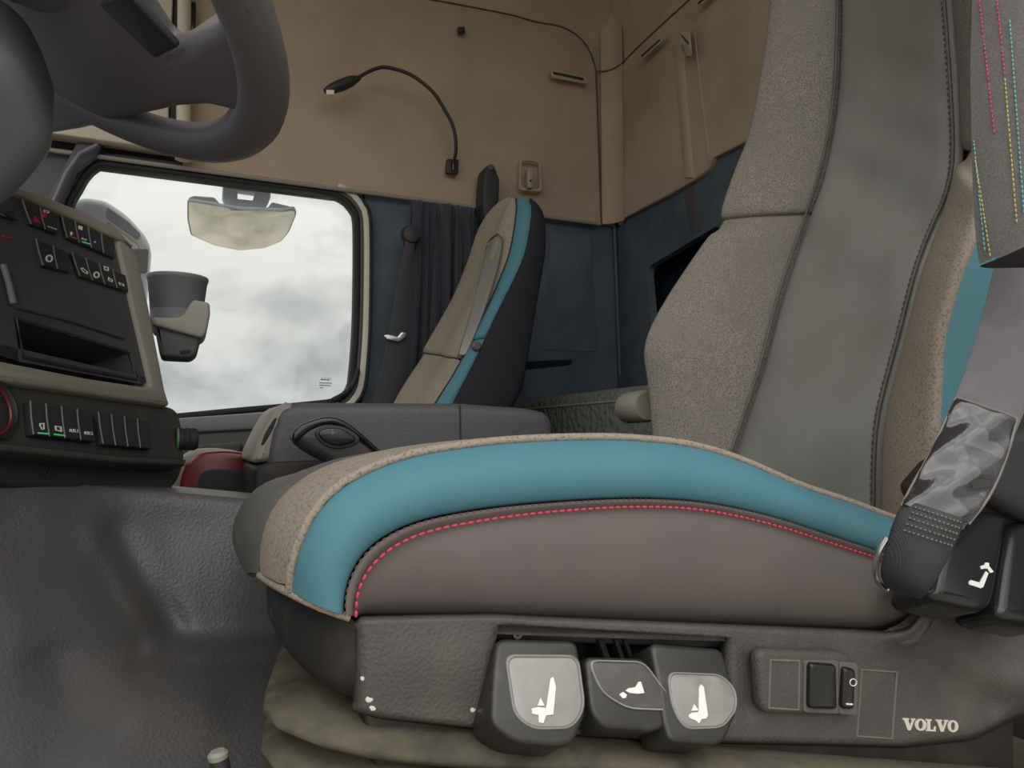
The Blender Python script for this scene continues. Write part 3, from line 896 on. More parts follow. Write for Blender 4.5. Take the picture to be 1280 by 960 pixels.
# ---- switch block
pbo = lambda pts, off: pb.many(pts, off)
blk = plate('switch_block', M['base'], seat, rnd(pbo([(947, 812), (1058, 815), (1072, 830), (1073, 893), (1064, 897), (952, 893)], .009), .010), .012, .005, bres=3)
def groove(pts, m, parent, wd=.0012, off=.0):
    P = pbo(pts, off)
    return tube('outline_bead', m, parent, [P[0], P[0].lerp(P[1], .5), P[1], P[1].lerp(P[2], .5), P[2], P[2].lerp(P[3], .5), P[3], P[3].lerp(P[0], .5)], wd, 6, closed=True)
M['bead'] = mat('worn_bead', (.17, .15, .125), .5)
groove([(963, 825), (999, 826), (998, 887), (961, 885)], M['bead'], blk, .0009, .009)
plate('switch_frame', M['side'], blk, rnd(pbo([(1006, 825), (1049, 826), (1049, 893), (1005, 891)], .0105), .003), .004, .001)
plate('rocker', M['black_gloss'], blk, rnd(pbo([(1014, 829), (1047, 831), (1048, 888), (1013, 887)], .0150), .004), .008, .003)
plate('switch_frame', M['side'], blk, rnd(pbo([(1050, 827), (1073, 829), (1072, 895), (1049, 893)], .0105), .003), .004, .001)
rk = plate('rocker', M['black_gloss'], blk, rnd(pbo([(1056, 834), (1071, 837), (1069, 888), (1054, 887)], .0145), .004), .007, .0028)
ring = [aY(1066.5+4.2*math.cos(a*.3927), 853+4.4*math.sin(a*.3927), YBASE-.0148) for a in range(16)]
tube('off_symbol', M['white'], rk, ring, .0004, 6, closed=True)
plate('on_symbol', M['white'], rk, pbo([(1058, 879), (1066, 879.5), (1066, 881.5), (1058, 881)], .0152), .0006)
groove([(1077, 837), (1121, 840), (1115, 923), (1071, 920)], M['bead'], cov, .0009, .0)
# raised slab letters
def slab(ch):
    if ch == 'V':
        return [[(0, 1), (0, .86), (.10, .86), (.40, 0), (.62, 0), (.90, .86), (1, .86), (1, 1), (.66, 1), (.66, .86), (.74, .86), (.58, .36), (.42, .86), (.50, .86), (.50, 1)]], []
    if ch == 'L':
        return [[(0, 1), (0, .86), (.12, .86), (.12, .14), (0, .14), (0, 0), (.95, 0), (.95, .42), (.82, .42), (.74, .14), (.42, .14), (.42, .86), (.54, .86), (.54, 1)]], []
    o = [(.5+.5*math.cos(a*math.pi/14), .5+.5*math.sin(a*math.pi/14)) for a in range(28)]
    i = [(.5+.20*math.cos(a*math.pi/14), .5+.36*math.sin(a*math.pi/14)) for a in range(28)]
    return [o], [i]
x0 = 1128.5
for ch, wpx in (('V', 16), ('O', 14.5), ('L', 13), ('V', 15.5), ('O', 13.5)):
    (o,), hs = slab(ch)
    T = lambda q: pb.at(x0+q[0]*wpx, 912.5-q[1]*15+(x0+q[0]*wpx-1128)*.045, .0006)
    plate('letter', M['lettering'], cov, [T(q) for q in o], .0012, .0, holes=[[T(q) for q in h] for h in hs])
    x0 += wpx-.7

# ---- back rest levers at the right edge
hs = planeY(.425)
plate('lever_housing', M['base_dark'], seat, rnd(planeY(.44).many([(1190, 610), (1232, 560), (1240, 545), (1340, 545), (1340, 700), (1225, 690)]), .01), .06, .012, bres=3)
plate('lever_housing', M['black'], seat, rnd(planeY(.42).many([(1236, 548), (1340, 520), (1340, 660), (1290, 652), (1230, 618)]), .01), .05, .012, bres=3)
def cyl_lever(pxs):
    PL = Plane(aY(1234, 640, .43), aY(1280, 650, .43), aY(1200, 740, .40))
    lv = plate('tilt_lever', M['black_gloss'], seat, rnd(PL.many(pxs), .020), .045, .009, bres=5)
    return lv, PL
la, PL = cyl_lever([(1233, 634), (1262, 642), (1258, 680), (1243, 768), (1176, 751), (1167, 738), (1179, 684)])
lb, PL2 = cyl_lever([(1266, 650), (1330, 650), (1330, 790), (1247, 772), (1256, 705)])
Z7 = lambda pts: [(1040+x*.396, 580+y*.396) for x, y in pts]
plate('seat_symbol', M['white'], la, PL.many(Z7([(432, 372), (438, 366), (466, 374), (486, 338), (494, 345), (478, 388), (470, 392), (434, 380)]), .0006), .001)
plate('arrow_symbol', M['white'], la, PL.many(Z7([(468, 322), (482, 318), (484, 311), (496, 312), (496, 322), (511, 340), (500, 344), (492, 330), (480, 330), (472, 332)]), .0006), .001)
# torn foam showing behind the belt anchor
foam = cr([aY(x, y, .475) for x, y in ((1112, 745), (1121, 748), (1118, 760), (1112, 768), (1116, 778), (1112, 788))], 10)
tube('torn_foam', M['dust'], seat, foam, .004, 7)

# ---- rubber bellows under the seat
RR = [(.86, .438), (.6, .438), (.4, .438), (.25, .438), (.14, .440), (.088, .455), (.060, .480), (.050, .515), (.064, .60), (.084, .70), (.112, .83), (.15, .94), (.22, .99), (.5, 1.0), (.86, 1.0)]
def rrect(inset, z0):
    """outline in plan around the seat base, sloping with the seat"""
    P = []
    cx, cy = .45, .72
    for q in cr([V((x, y, 0)) for x, y in RR], 70)+cr([V((.86, 1.0, 0)), V((.88, .72, 0)), V((.86, .438, 0))], 12)[1:-1]:
        nx = max(-1, min(1, (cx-q.x)/.30)); ny = max(-1, min(1, (cy-q.y)/.22))
        P.append(V((q.x+nx*inset, q.y+ny*inset, z0+.010-(.20*(q.x-.045) if z0 > -.45 else .10*(q.x-.045)))))
    return P
bl = loft('bellows', M['dust'], seat, [rrect(.08, -.180), rrect(.045, -.176), rrect(.012, -.177), rrect(.002, -.180), rrect(.0, -.184), rrect(.006, -.190), rrect(.03, -.193)], closed=True)
bl['label'] = 'dusty rubber bellows'
z = -.197
for k in range(10):
    loft('fold', M['dust'] if k < 2 else M['base'], bl, [rrect(.034, z), rrect(.012, z-.004), rrect(.0, z-.010), rrect(.0, z-.014), rrect(.014, z-.020), rrect(.034, z-.022)], closed=True)
    z -= .025
loft('skirt', M['base_dark'], bl, [rrect(.034, z), rrect(.02, z-.01), rrect(.02, -.50)], closed=True)

# ---- seat belt of the driver seat
belt = thing('seat_belt', 'grey seat belt with black sleeve and steel anchor beside the driver seat', 'seat belt', (.5, .45, -.2))
def aD(px, py, d):
    return ray(px, py)*d
bl_l = [aD(x, y, d) for x, y, d in ((1262, 200, .66), (1250, 290, .63), (1240, 345, .61), (1217, 430, .575), (1188, 510, .545), (1150, 590, .525), (1118, 650, .515))]
bl_r = [aD(x, y, d) for x, y, d in ((1345, 200, .64), (1335, 300, .61), (1325, 380, .585), (1304, 450, .56), (1274, 530, .535), (1234, 612, .512), (1204, 662, .505))]
strap('webbing', M['belt'], belt, bl_l, bl_r, .0015)
sl_l = [aD(x, y, d-.012) for x, y, d in ((1194, 497, .55), (1165, 560, .53), (1140, 605, .52), (1126, 632, .515))]
sl_r = [aD(x, y, d-.012) for x, y, d in ((1271, 524, .535), (1256, 575, .52), (1236, 620, .510), (1210, 655, .503))]
SA, SB = cr(sl_l, 16), cr(sl_r, 16)
cs = []
for i in range(16):
    row = []
    for k in range(9):
        f = k/8
        p = SA[i].lerp(SB[i], f)
        bulge = .006*math.sin(f*math.pi)+.0018*math.sin(f*9+i*.9)+.0014*math.sin(i*1.3-f*4)
        row.append(p-ray(1200, 570).normalized()*bulge)
    cs.append(row)
loft('sleeve', M['sleeve'], belt, cs, sub=1, thick=.0015)
tube('sleeve_edge', M['bead'], belt, [SA[0].lerp(SB[0], k/6) -FW*.004*math.sin(k/6*math.pi) for k in range(7)], .0013, 6)
tube('sleeve_edge', M['bead'], belt, [p-FW*.0005 for p in SB], .0010, 6)
tube('sleeve_edge', M['bead'], belt, [p-FW*.0005 for p in SA], .0008, 6)
# folded webbing loop round the anchor
lp_l = [aD(x, y, d) for x, y, d in ((1130, 622, .505), (1116, 648, .50), (1103, 690, .50), (1098, 718, .505), (1106, 735, .515))]
lp_r = [aD(x, y, d) for x, y, d in ((1208, 648, .492), (1200, 672, .488), (1180, 712, .488), (1163, 738, .492), (1150, 748, .505))]
LA, LB = cr(lp_l, 18), cr(lp_r, 18)
cs = []
for i in range(18):
    row = []
    for k in range(9):
        f = k/8
        row.append(LA[i].lerp(LB[i], f)-FW*(.010*math.sin(f*math.pi)**.6))
    cs.append(row)
loft('loop', M['belt_dark'], belt, cs, sub=1, thick=.003)
for r in range(5):
    i = 1+r
    stitches('loop_stitching', M['bead'], belt, [LA[i].lerp(LB[i], k/8)-FW*(.0118*math.sin(k/8*math.pi)**.6) for k in range(1, 8)], 12, .0007, .6)
tube('anchor_plate', M['chrome'], belt, cr([aD(x, y, .515) for x, y in ((1108, 672), (1098, 690), (1094, 712), (1098, 728), (1108, 736))], 12), .004, 8, flat=.5)

# ---- striped belt pad hanging at the top right
padp = thing('belt_pad', 'grey striped cloth pad hanging on the belt beside the headrest', 'belt pad', aD(1260, 320, .58))
pl_ = [aD(x, y, d) for x, y, d in ((1214, -120, .60), (1215, 0, .59), (1213, 80, .58), (1214, 160, .57), (1216, 240, .565), (1220, 300, .56), (1224, 330, .56))]
pr_ = [aD(x, y, d) for x, y, d in ((1330, -120, .57), (1330, 0, .56), (1330, 80, .55), (1330, 160, .545), (1330, 220, .54), (1330, 255, .54), (1330, 275, .54))]
PA, PB = cr(pl_, 22), cr(pr_, 22)
cs, bk = [], []
def padpt(i, f, s=1):
    p = PA[i].lerp(PB[i], f)
    return p-FW*s*(.014*math.sin(max(0, min(1, f))*math.pi)**.7)
for i in range(22):
    cs.append([padpt(i, k/10) for k in range(11)]+[padpt(i, k/10, -.6) for k in range(9, 0, -1)])
loft('pad_cover', M['pad'], padp, cs, closed=True, smooth=60)
# dark lined lower end
cs = []
for dd, s in ((0, .98), (-.004, .9), (-.016, .4)):
    cs.append([padpt(21, k/10, s)+UP*dd for k in range(11)])
# folded hem that droops below the pad
hem_t = [padpt(21, k/10, .9)-UP*.001 for k in range(11)]
hem_b = [aD(x, y, .575) for x, y in ((1222, 331), (1236, 334), (1262, 334), (1290, 334), (1330, 334))]
hem_b = cr(hem_b, 11)
loft('pad_end', M['pad_dark'], padp, [hem_t, mid(hem_t, hem_b, .5, -FW*.004), hem_b], sub=1, thick=.002)
def thread(m, x0, y0, x1, y1, n):
    pts = []
    for k in range(12):
        x, y = x0+(x1-x0)*k/11, y0+(y1-y0)*k/11
        # nearest point on the bulged pad along the sight line
        best = None
        for i in range(22):
            for q in range(41):
                p = padpt(i, q/40, 1.06)
                d = p.dot(FW); sx = 640+FOC*p.dot(RT)/d; sy = 480-FOC*p.dot(UP)/d
                e = (sx-x)**2+((sy-y)*.4)**2
                if best is None or e < best[0]:
                    best = (e, d)
        pts.append(ray(x, y)*(best[1]-.001))
    stitches('thread_line', m, padp, pts, n, .0006, .75)
for a in ((M['tred'], 1224, 0, 1243, 168, 30), (M['tred'], 1246, 0, 1256, 95, 18), (M['tyel'], 1256, 98, 1271, 280, 30), (M['tteal'], 1262, 25, 1280, 268, 42), (M['tteal'], 1217, 175, 1231, 315, 24), (M['tyel'], 1219, 200, 1238, 322, 22)):
    thread(*a)
# ================================================================== STEERING WHEEL
sw = thing('steering_wheel', 'dark grey steering wheel hanging over the driver seat', 'steering wheel', (-.164, .614, .30))
wc = V((-.164, .614, .39)); wt, wy, wrad = .523, .099, .243
wu = V((-math.sin(wy), math.cos(wy), 0)); wh = V((math.cos(wy), math.sin(wy), 0))
wv = -wh*math.cos(wt)+V((0, 0, 1))*math.sin(wt)
wn = wu.cross(wv).normalized()
if wn.z > 0: wn = -wn       # faces down and forward, towards the camera's side
rim = [wc+(wu*math.cos(a*math.pi/40)+wv*math.sin(a*math.pi/40))*wrad for a in range(80)]
cs = []
for p in rim:
    rd = (p-wc).normalized()
    cs.append([p+rd*(.021*math.cos(k*math.pi/8))+wn*(.0165*math.sin(k*math.pi/8)) for k in range(16)])
loft('rim', M['wheel'], sw, cs, closed=True, ring=True)
WP = Plane(wc+wn*.012, wc+wu+wn*.012, wc+wv+wn*.012)
spoke = [(20, 172), (66, 171), (100, 166), (160, 152), (222, 139), (262, 137), (300, 146), (312, 140), (318, 70), (296, -10), (272, 22), (262, 38), (240, 50), (216, 66), (196, 72), (160, 20), (120, -40), (0, -60), (-60, 40), (-40, 150)]
plate('spoke', M['wheel'], sw, rnd(WP.many(spoke), .008), .034, .012, bres=4)
WP2 = Plane(wc+wn*.014, wc+wu+wn*.014, wc+wv+wn*.014)
plate('spoke_insert', M['black'], sw, rnd(WP2.many([(122, 6), (158, -8), (222, 60), (193, 74)]), .004), .006, .002)
# other spokes and hub so that the wheel is complete
for a in (35, 145):
    d = wu*math.cos(math.radians(a))+wv*math.sin(math.radians(a)); e = wn.cross(d)
    loft('spoke', M['wheel'], sw, [[wc+d*r+e*w_*math.cos(k*math.pi/6)+wn*t_*math.sin(k*math.pi/6) for k in range(12)] for r, w_, t_ in ((.06, .05, .02), (.14, .03, .014), (.225, .04, .014))], closed=True, caps=True)
loft('hub', M['wheel'], sw, [[wc+wn*h+(wu*math.cos(k*math.pi/12)+wv*math.sin(k*math.pi/12))*r for k in range(24)] for r, h in ((.085, -.03), (.095, -.01), (.095, .01), (.07, .025), (.03, .028))], closed=True, caps=True)
# column shroud
col = thing('steering_column', 'grey plastic steering column shroud below the wheel', 'steering column', (-.3, .6, .0))
cp = Plane(aY(0, 100, .62), aY(60, 190, .66), aY(0, 270, .70))
plate('shroud', M['column'], col, rnd(cp.many([(-60, 40), (0, 66), (28, 92), (48, 128), (66, 178), (63, 204), (40, 232), (12, 262), (-4, 272), (-60, 250)]), .01), .12, .022, bres=5)

# ================================================================== DASHBOARD
dash = thing('dashboard', 'dark dashboard centre panel turned to the driver, full of rocker switches', 'dashboard', (-.2, 1.0, -.1))
DP = Plane(aY(205, 500, 1.12), aY(0, 455, .86), aY(150, 285, 1.16))
D = lambda pts, off=0: DP.many(pts, off)
# body and faces
plate('panel', M['dash'], dash, D([(-180, 175), (36, 242), (150, 292), (195, 478), (-180, 395)]), .12, .004, holes=[D([(20, 398), (163, 440), (173, 476), (27, 448)])])
plate('trim_frame', M['taupe'], dash, rnd(D([(147, 298), (160, 300), (172, 320), (186, 380), (207, 488), (213, 507), (150, 498), (60, 484), (-180, 450), (-180, 428), (0, 450), (110, 472), (188, 484), (189, 478)], .006), .004), .09, .005)
plate('trim_top', M['taupe'], dash, rnd(D([(-180, 163), (36, 237), (100, 262), (148, 286), (168, 310), (150, 300), (140, 296), (36, 247), (-180, 172)], .008), .004), .10, .004)
plate('tray_back', M['black'], dash, D([(5, 385), (180, 425), (185, 485), (10, 460)], -.075), .006)
tube('tray_edge', M['black'], dash, D([(22, 400), (92, 420), (161, 441), (171, 474), (100, 461), (29, 446)], .001), .0022, 6, closed=True)
plate('locker_lid', M['dash'], dash, rnd(D([(4, 331), (20, 334), (90, 356), (148, 375), (152, 383), (160, 414), (158, 424), (90, 402), (20, 384)], .004), .006), .006, .002)
tube('lid_handle', M['column'], dash, D([(4, 331), (10, 350), (17, 380)], .006), .0035, 8)
def switch(q, icons=(), m='black'):
    """rocker: q = four corners (top-left, top-right, bottom-right, bottom-left)"""
    b = plate('rocker_switch', M[m], dash, rnd(D(q, .005), .002), .010, .0018)
    e = D([q[0], q[3]], .0055)
    tube('switch_edge', M['column'], b, [e[0], e[0].lerp(e[1], .5)-(e[0]-e[1]).cross(DP.n)*.03, e[1]], .0009, 6)
    for im, pts in icons:
        P = D(pts, .0058)
        c_ = sum(P, V())/len(P)
        hs_ = [[c_+(p-c_)*.62 for p in P]] if im == 'white' and len(pts) > 3 and max(x for x, y in pts)-min(x for x, y in pts) > 5 and max(y for x, y in pts)-min(y for x, y in pts) > 3 else []
        plate('symbol', M[im], b, P, .0008, holes=hs_)
    return b
Zd = lambda pts: [(x*.15625, 230+y*.15625) for x, y in pts]
def quadrow(tl, tr, br, bl_, n, icons):
    for k in range(n):
        a, b = k/n, (k+.96)/n
        lerp = lambda p, q, t: (p[0]+(q[0]-p[0])*t, p[1]+(q[1]-p[1])*t)
        switch([lerp(tl, tr, a), lerp(tl, tr, b), lerp(bl_, br, b), lerp(bl_, br, a)], icons[k] if k < len(icons) else ())
def ringsym(cx, cy, r, im='white'):
    return [(im, [(cx+r*math.cos(a*.628), cy+r*1.05*math.sin(a*.628)) for a in range(10)])]
quadrow((28, 249), (72, 268), (74, 293), (39, 280), 2, [[('redlamp', Zd([(268, 300), (285, 255), (322, 312)]))], [('redlamp', Zd([(330, 240), (350, 225), (375, 245), (370, 270), (345, 265)])), ('white', Zd([(350, 205), (395, 218), (392, 235), (352, 222)])), ('white', Zd([(385, 335), (455, 360), (455, 366), (385, 341)]))]])
quadrow((77, 268), (143, 297), (145, 323), (84, 297), 4, [[('white', Zd([(565, 385), (575, 380), (585, 400), (570, 410)])), ('orange', Zd([(555, 410), (615, 435), (615, 441), (555, 416)]))], [('white', Zd([(630, 332), (662, 342), (660, 370), (632, 360)])), ('white', Zd([(655, 428), (695, 442), (692, 455), (655, 440)])), ('green', Zd([(660, 458), (725, 478), (725, 484), (660, 464)]))], [('white', Zd([(757, 458), (770, 460), (768, 468), (757, 466)]))], []])
quadrow((45, 298), (88, 316), (90, 341), (54, 332), 2, [ringsym(62, 323, 4.6), []])
quadrow((90, 315), (158, 344), (162, 365), (100, 345), 4, [[('white', Zd([(645, 672), (665, 668), (708, 705), (700, 722), (670, 705)]))], ringsym(121, 343.5, 4), [('white', Zd([(832, 655), (870, 665), (872, 695), (840, 690)])), ('white', Zd([(868, 745), (905, 768), (900, 785), (868, 770)]))], [('white', Zd([(950, 785), (990, 798), (998, 818), (960, 806)]))]])
switch([(2, 268), (18, 262), (23, 275), (6, 270)])
plate('symbol', M['redlamp'], dash, D([(4, 294), (15, 297), (15, 299), (4, 296)], .001), .001)
# lower switch panel
plate('lower_panel', M['dash_low'], dash, rnd(D([(-180, 430), (0, 474), (120, 493), (214, 507), (222, 512), (228, 528), (233, 578), (150, 574), (60, 566), (-180, 540)], -.004), .008), .12, .008, bres=3)
plate('under_panel', M['black'], dash, D([(-180, 536), (60, 562), (150, 572), (233, 575), (225, 598), (212, 616), (140, 612), (0, 606), (-180, 590)], -.020), .12, .006)
plate('under_lip', M['dash_low'], dash, D([(-180, 534), (60, 560), (150, 570), (234, 574), (232, 582), (150, 578), (60, 569), (-180, 545)], .006), .05, .003)
tube('panel_joint', M['black'], dash, D([(68, 575), (62, 590), (57, 597)], -.018), .0012, 6)
quadrow((38, 501), (116, 515), (121, 552), (42, 543), 4, [
    [('green', [(48, 540.3), (61, 541.3), (61, 542.8), (48, 541.8)]), ('white', [(50, 529), (56, 528.5), (56, 537), (53, 537), (50, 532)])],
    [('green', [(68, 542), (81, 543.5), (81, 545), (68, 543.5)]), ('white', [(69, 532), (77, 533), (78, 540), (70, 538)])], [], []])
quadrow((123, 515), (188, 526), (191, 561), (129, 555), 4, [])
ud = (D([(110, 537)])[0]-D([(88, 535)])[0]).normalized()
for bx, by, s in ((87, 540, 'AUX.1'), (105.5, 543, 'AUX.2')):
    p = D([(bx, by)], .0062)[0]
    vd = (D([(bx, by-8)])[0]-D([(bx, by)])[0])
    lettering('switch_text', M['white'], dash, s, p, ud, vd, .0038, .0006)
lathe('dial', M['black'], dash, D([(-14, 508)], -.002)[0], DP.n, [(.033, 0), (.033, .004), (.028, .006), (.026, .002), (.002, .002)], 32)
tube('dial_ring', M['red'], dash, [D([(-14, 508)], .004)[0]+(ud*math.cos(a*.2618)+ud.cross(DP.n)*math.sin(a*.2618))*.027 for a in range(24)], .0015, 6, closed=True)
# knurled knob on the passenger end
kb = aY(222, 549, 1.13)
lathe('knob', M['rubber'], dash, kb, (1, .1, 0), [(.014, 0), (.0155, .003), (.0155, .006), (.0145, .008), (.0158, .010), (.0158, .013), (.0145, .015), (.0158, .017), (.0158, .022), (.013, .026)], 24)
lathe('knob_ring', M['green_ring'], dash, kb, (1, .1, 0), [(.0162, -.002), (.0162, .001)], 24)
# dashboard top behind, and passenger side of the dashboard
box('dash_top', M['dash'], dash, (-.60, 1.25, .12), (.62, 1.9, .10), bevel=.03, seg=4)
box('dash_body', M['dash_low'], dash, (-.66, 1.25, -.14), (.5, 1.9, .46), bevel=.02, seg=3)

# ---- cup holder with cup
ch = thing('cup_holder', 'grey bracket holding a dark cup beside the dashboard, against the window', 'cup holder', aY(220, 448, 1.2))
cb = aY(218, 398, 1.22)
lathe('cup', M['column'], ch, aY(220, 420, 1.22), (0, 0, 1), [(.030, 0), (.034, .008), (.0415, .082), (.0425, .083), (.0435, .088), (.043, .090), (.040, .090), (.036, .02)], 32)
hp = planeY(1.18)
plate('bracket', M['taupe'], ch, rnd(hp.many([(190, 396), (222, 397), (230, 392), (238, 378), (243, 374), (262, 378), (263, 392), (258, 416), (252, 423), (190, 406)]), .005), .09, .005, bres=3)
plate('bracket_body', M['dash'], ch, rnd(hp.many([(192, 404), (252, 418), (246, 442), (238, 448), (200, 446)], -.008), .006), .07, .006, bres=3)
plate('bracket_slot', M['rubber'], ch, rnd(hp.many([(224, 438), (240, 437), (238, 442), (226, 443)], -.007), .003), .003, .001)

# ---- outside mirrors
mh = thing('door_mirror', 'large grey outside mirror housing seen through the window corner', 'mirror', aY(140, 330, 2.62))
mo = planeY(2.62)
plate('housing', M['mirrorback'], mh, rnd(mo.many([(84, 252), (104, 243), (132, 248), (158, 266), (180, 290), (188, 306), (184, 350), (176, 420), (90, 420), (80, 330)]), .02), .14, .035, bres=4)
plate('panel', M['column'], mh, rnd(mo.many([(134, 258), (160, 276), (176, 292), (172, 300), (132, 272)], .004), .006), .02, .004)
plate('lamp', M['lens'], mh, rnd(mo.many([(134, 276), (172, 304), (176, 312), (160, 312), (128, 292)], .003), .006), .02, .004)
plate('base_piece', M['pillar'], mh, rnd(mo.many([(150, 314), (186, 310), (184, 340), (150, 345)], .004), .01), .05, .006)
tube('arm', M['mirrorback'], mh, [aY(110, 400, 2.66), V((aY(110, 400, 2.66).x-.05, 2.5, .25)), V((aY(110, 400, 2.66).x-.08, 2.38, .24))], .025, 10)
km = thing('kerb_mirror', 'curved kerb mirror hanging over the passenger window on a bracket', 'mirror', aY(302, 312, 2.5))
kc = aY(302, 280, 2.50)
kn = V((0, -.46, -.89)).normalized()
kn = V((-.05, -.52, -.855)).normalized()
KP = Plane(kc, kc+V((1, -.096, 0)), kc+kn.cross(V((1, -.096, 0))))
kface = [(236, 252), (252, 254), (300, 262), (350, 264), (366, 261), (369, 268), (360, 290), (350, 302), (330, 310), (300, 313), (270, 307), (240, 294), (236, 275)]
kf = rnd(KP.many(kface), .01)
plate('mirror_glass', M['mirror'], km, kf, .004, .0005, n=KP.n)
cK = sum(kf, V())/len(kf)
plate('rim', M['mirrorback'], km, [cK+(p-cK)*1.03-KP.n*.001 for p in kf], .012, .003, n=KP.n)
kb_ = planeY(2.50)
plate('shell', M['mirrorback'], km, rnd(kb_.many([(235, 247), (242, 244), (268, 246), (275, 254), (335, 259), (340, 252), (362, 257), (370, 264), (350, 270), (300, 268), (250, 260)]), .006), .10, .006)
plate('bracket', M['mirrorback'], km, rnd(kb_.many([(279, 226), (340, 231), (338, 248), (330, 262), (284, 258), (278, 245)], .004), .008), .05, .006, holes=[rnd(kb_.many([(297, 237), (319, 240), (316, 250), (297, 248)], .004), .003)])

# ================================================================== CONSOLE BETWEEN THE SEATS
con = thing('centre_console', 'black leather-covered storage console between the two seats', 'console', (.35, 1.3, -.3))
cpl = planeY(1.2)
plate('box', M['console'], con, rnd(cpl.many([(344, 520), (352, 508), (374, 503), (575, 504), (660, 510), (684, 515), (692, 524), (696, 560), (700, 720), (330, 720), (334, 560)]), .012), .27, .018, bres=5)
tube('lid_seam', M['black'], con, [aY(575, 506, 1.199), aY(576, 560, 1.199), aY(576, 600, 1.199)], .0016, 6)
plate('front_cap', M['taupe'], con, rnd(planeY(1.205).many([(312, 580), (318, 560), (330, 535), (344, 511), (356, 503), (370, 503), (356, 522), (346, 545), (341, 577)]), .012), .24, .014, bres=4)
plate('lower_box', M['base_dark'], con, rnd(planeY(1.193).many([(318, 584), (340, 577), (398, 575), (520, 590), (520, 720), (318, 720)]), .01), .27, .008)
plate('front_slot', M['rubber'], con, rnd(planeY(1.2045).many([(326, 557), (331, 542), (343, 523), (347, 522), (341, 538), (330, 556)]), .004), .004, .001)
# gear selector folded beside it
gs = thing('gear_selector', 'black gear selector lever with oval button in front of the console', 'gear lever', aY(430, 590, 1.08))
gp = planeY(1.08)
plate('grip', M['lever'], gs, cr(gp.many([(366, 548), (372, 536), (392, 527), (412, 523), (432, 530), (452, 546), (476, 566), (500, 600), (440, 600), (408, 578), (392, 570), (374, 558)]), 40, True), .045, .014, bres=5)
plate('grip_top', M['black_gloss'], gs, cr(gp.many([(365, 548), (370, 535), (392, 525), (413, 521), (434, 528), (456, 545), (480, 568), (474, 568), (452, 550), (430, 535), (412, 530), (392, 536), (376, 548), (368, 552)], .003), 40, True), .030, .004)
plate('button_frame', M['black'], gs, cr(gp.many([(394, 541), (408, 532), (428, 533), (446, 543), (450, 551), (440, 558), (420, 561), (404, 555)], .004), 28, True), .006, .002)
bt = plate('button', M['black_gloss'], gs, cr(gp.many([(398, 541), (409, 535), (427, 536), (442, 545), (445, 550), (436, 555), (420, 557), (406, 552)], .008), 28, True), .006, .003, bres=3)
for q in ([(413, 540), (419, 540.5), (419, 541.3), (413, 540.8)], [(415.4, 537.6), (416.4, 537.7), (416.4, 543.4), (415.4, 543.3)]):
    plate('plus_symbol', M['rimgrey'], bt, gp.many(q, .0085), .0006)
# dark red framed bin in the far footwell
rb = thing('storage_box', 'dark red framed black box on the far side of the engine tunnel', 'box', aY(270, 620, 1.45))
rp_ = planeY(1.45)
ro = rnd(rp_.many([(220, 640), (226, 598), (234, 576), (252, 565), (285, 563), (314, 567), (314, 640)]), [.0, .02, .03, .03, .03, .01, 0])
ri = rnd(rp_.many([(246, 640), (246, 610), (250, 592), (262, 586), (314, 588), (314, 640)]), [0, .01, .015, .015, .0, 0])
plate('frame', M['red'], rb, ro, .10, .008, bres=3)
plate('panel', M['seat_dark'], rb, [p+V((0, -.004, 0)) for p in ri], .02, .003)
plate('body', M['taupe'], rb, [p+V((-.014, .06, .003)) for p in ro], .16, .006)

# ================================================================== PASSENGER SEAT
ps = thing('passenger_seat', 'far passenger seat with beige cloth front, teal edge and dark back', 'seat', (.55, 1.97, -.5))
NP = 26
far_e = [((480, 530), 2.20), ((492, 501), 2.2), ((512, 467), 2.2), ((524, 450), 2.2), ((546, 414), 2.18), ((571, 370), 2.15), ((590, 323), 2.08), ((602, 286), 2.00), ((621, 258), 1.90), ((634, 249), 1.83), ((642, 247), 1.80)]
near_e = [((530, 530), 1.745), ((545, 503), 1.745), ((566, 470), 1.745), ((583, 439), 1.745), ((594, 414), 1.745), ((616, 370), 1.745), ((635, 323), 1.75), ((642, 292), 1.755), ((645, 270), 1.765), ((646, 256), 1.775), ((645, 248), 1.785)]
FE = cr([aY(a, b, y) for (a, b), y in far_e], NP)
NE = cr([aY(a, b, y) for (a, b), y in near_e], NP)
rows = []
for f, d in ((0, .02), (.06, -.004), (.22, -.022), (.40, -.004), (.6, -.002), (.78, -.022), (.94, -.012), (1, .0)):
    rows.append([a.lerp(b, f)+V((d*(1 if i < NP-4 else (NP-1-i)/4), 0, 0)) for i, (a, b) in enumerate(zip(FE, NE))])
KS = 7
for lo_, hi_, fw_ in ((0, KS+1, 0), (KS, NP, -.012)):
    part = []
    for r in rows:
        q = [p+V((fw_*(0 if r is rows[-1] else 1), 0, 0)) for p in r[lo_:hi_]]
        if fw_: q = [q[0]+V((.03, 0, .0))]+q
        part.append(q)
    loft('backrest', M['fabric_far'], ps, part, sub=1)
rows = [[p+V((-.012 if i >= KS else 0, 0, 0)) for i, p in enumerate(r)] for r in rows]
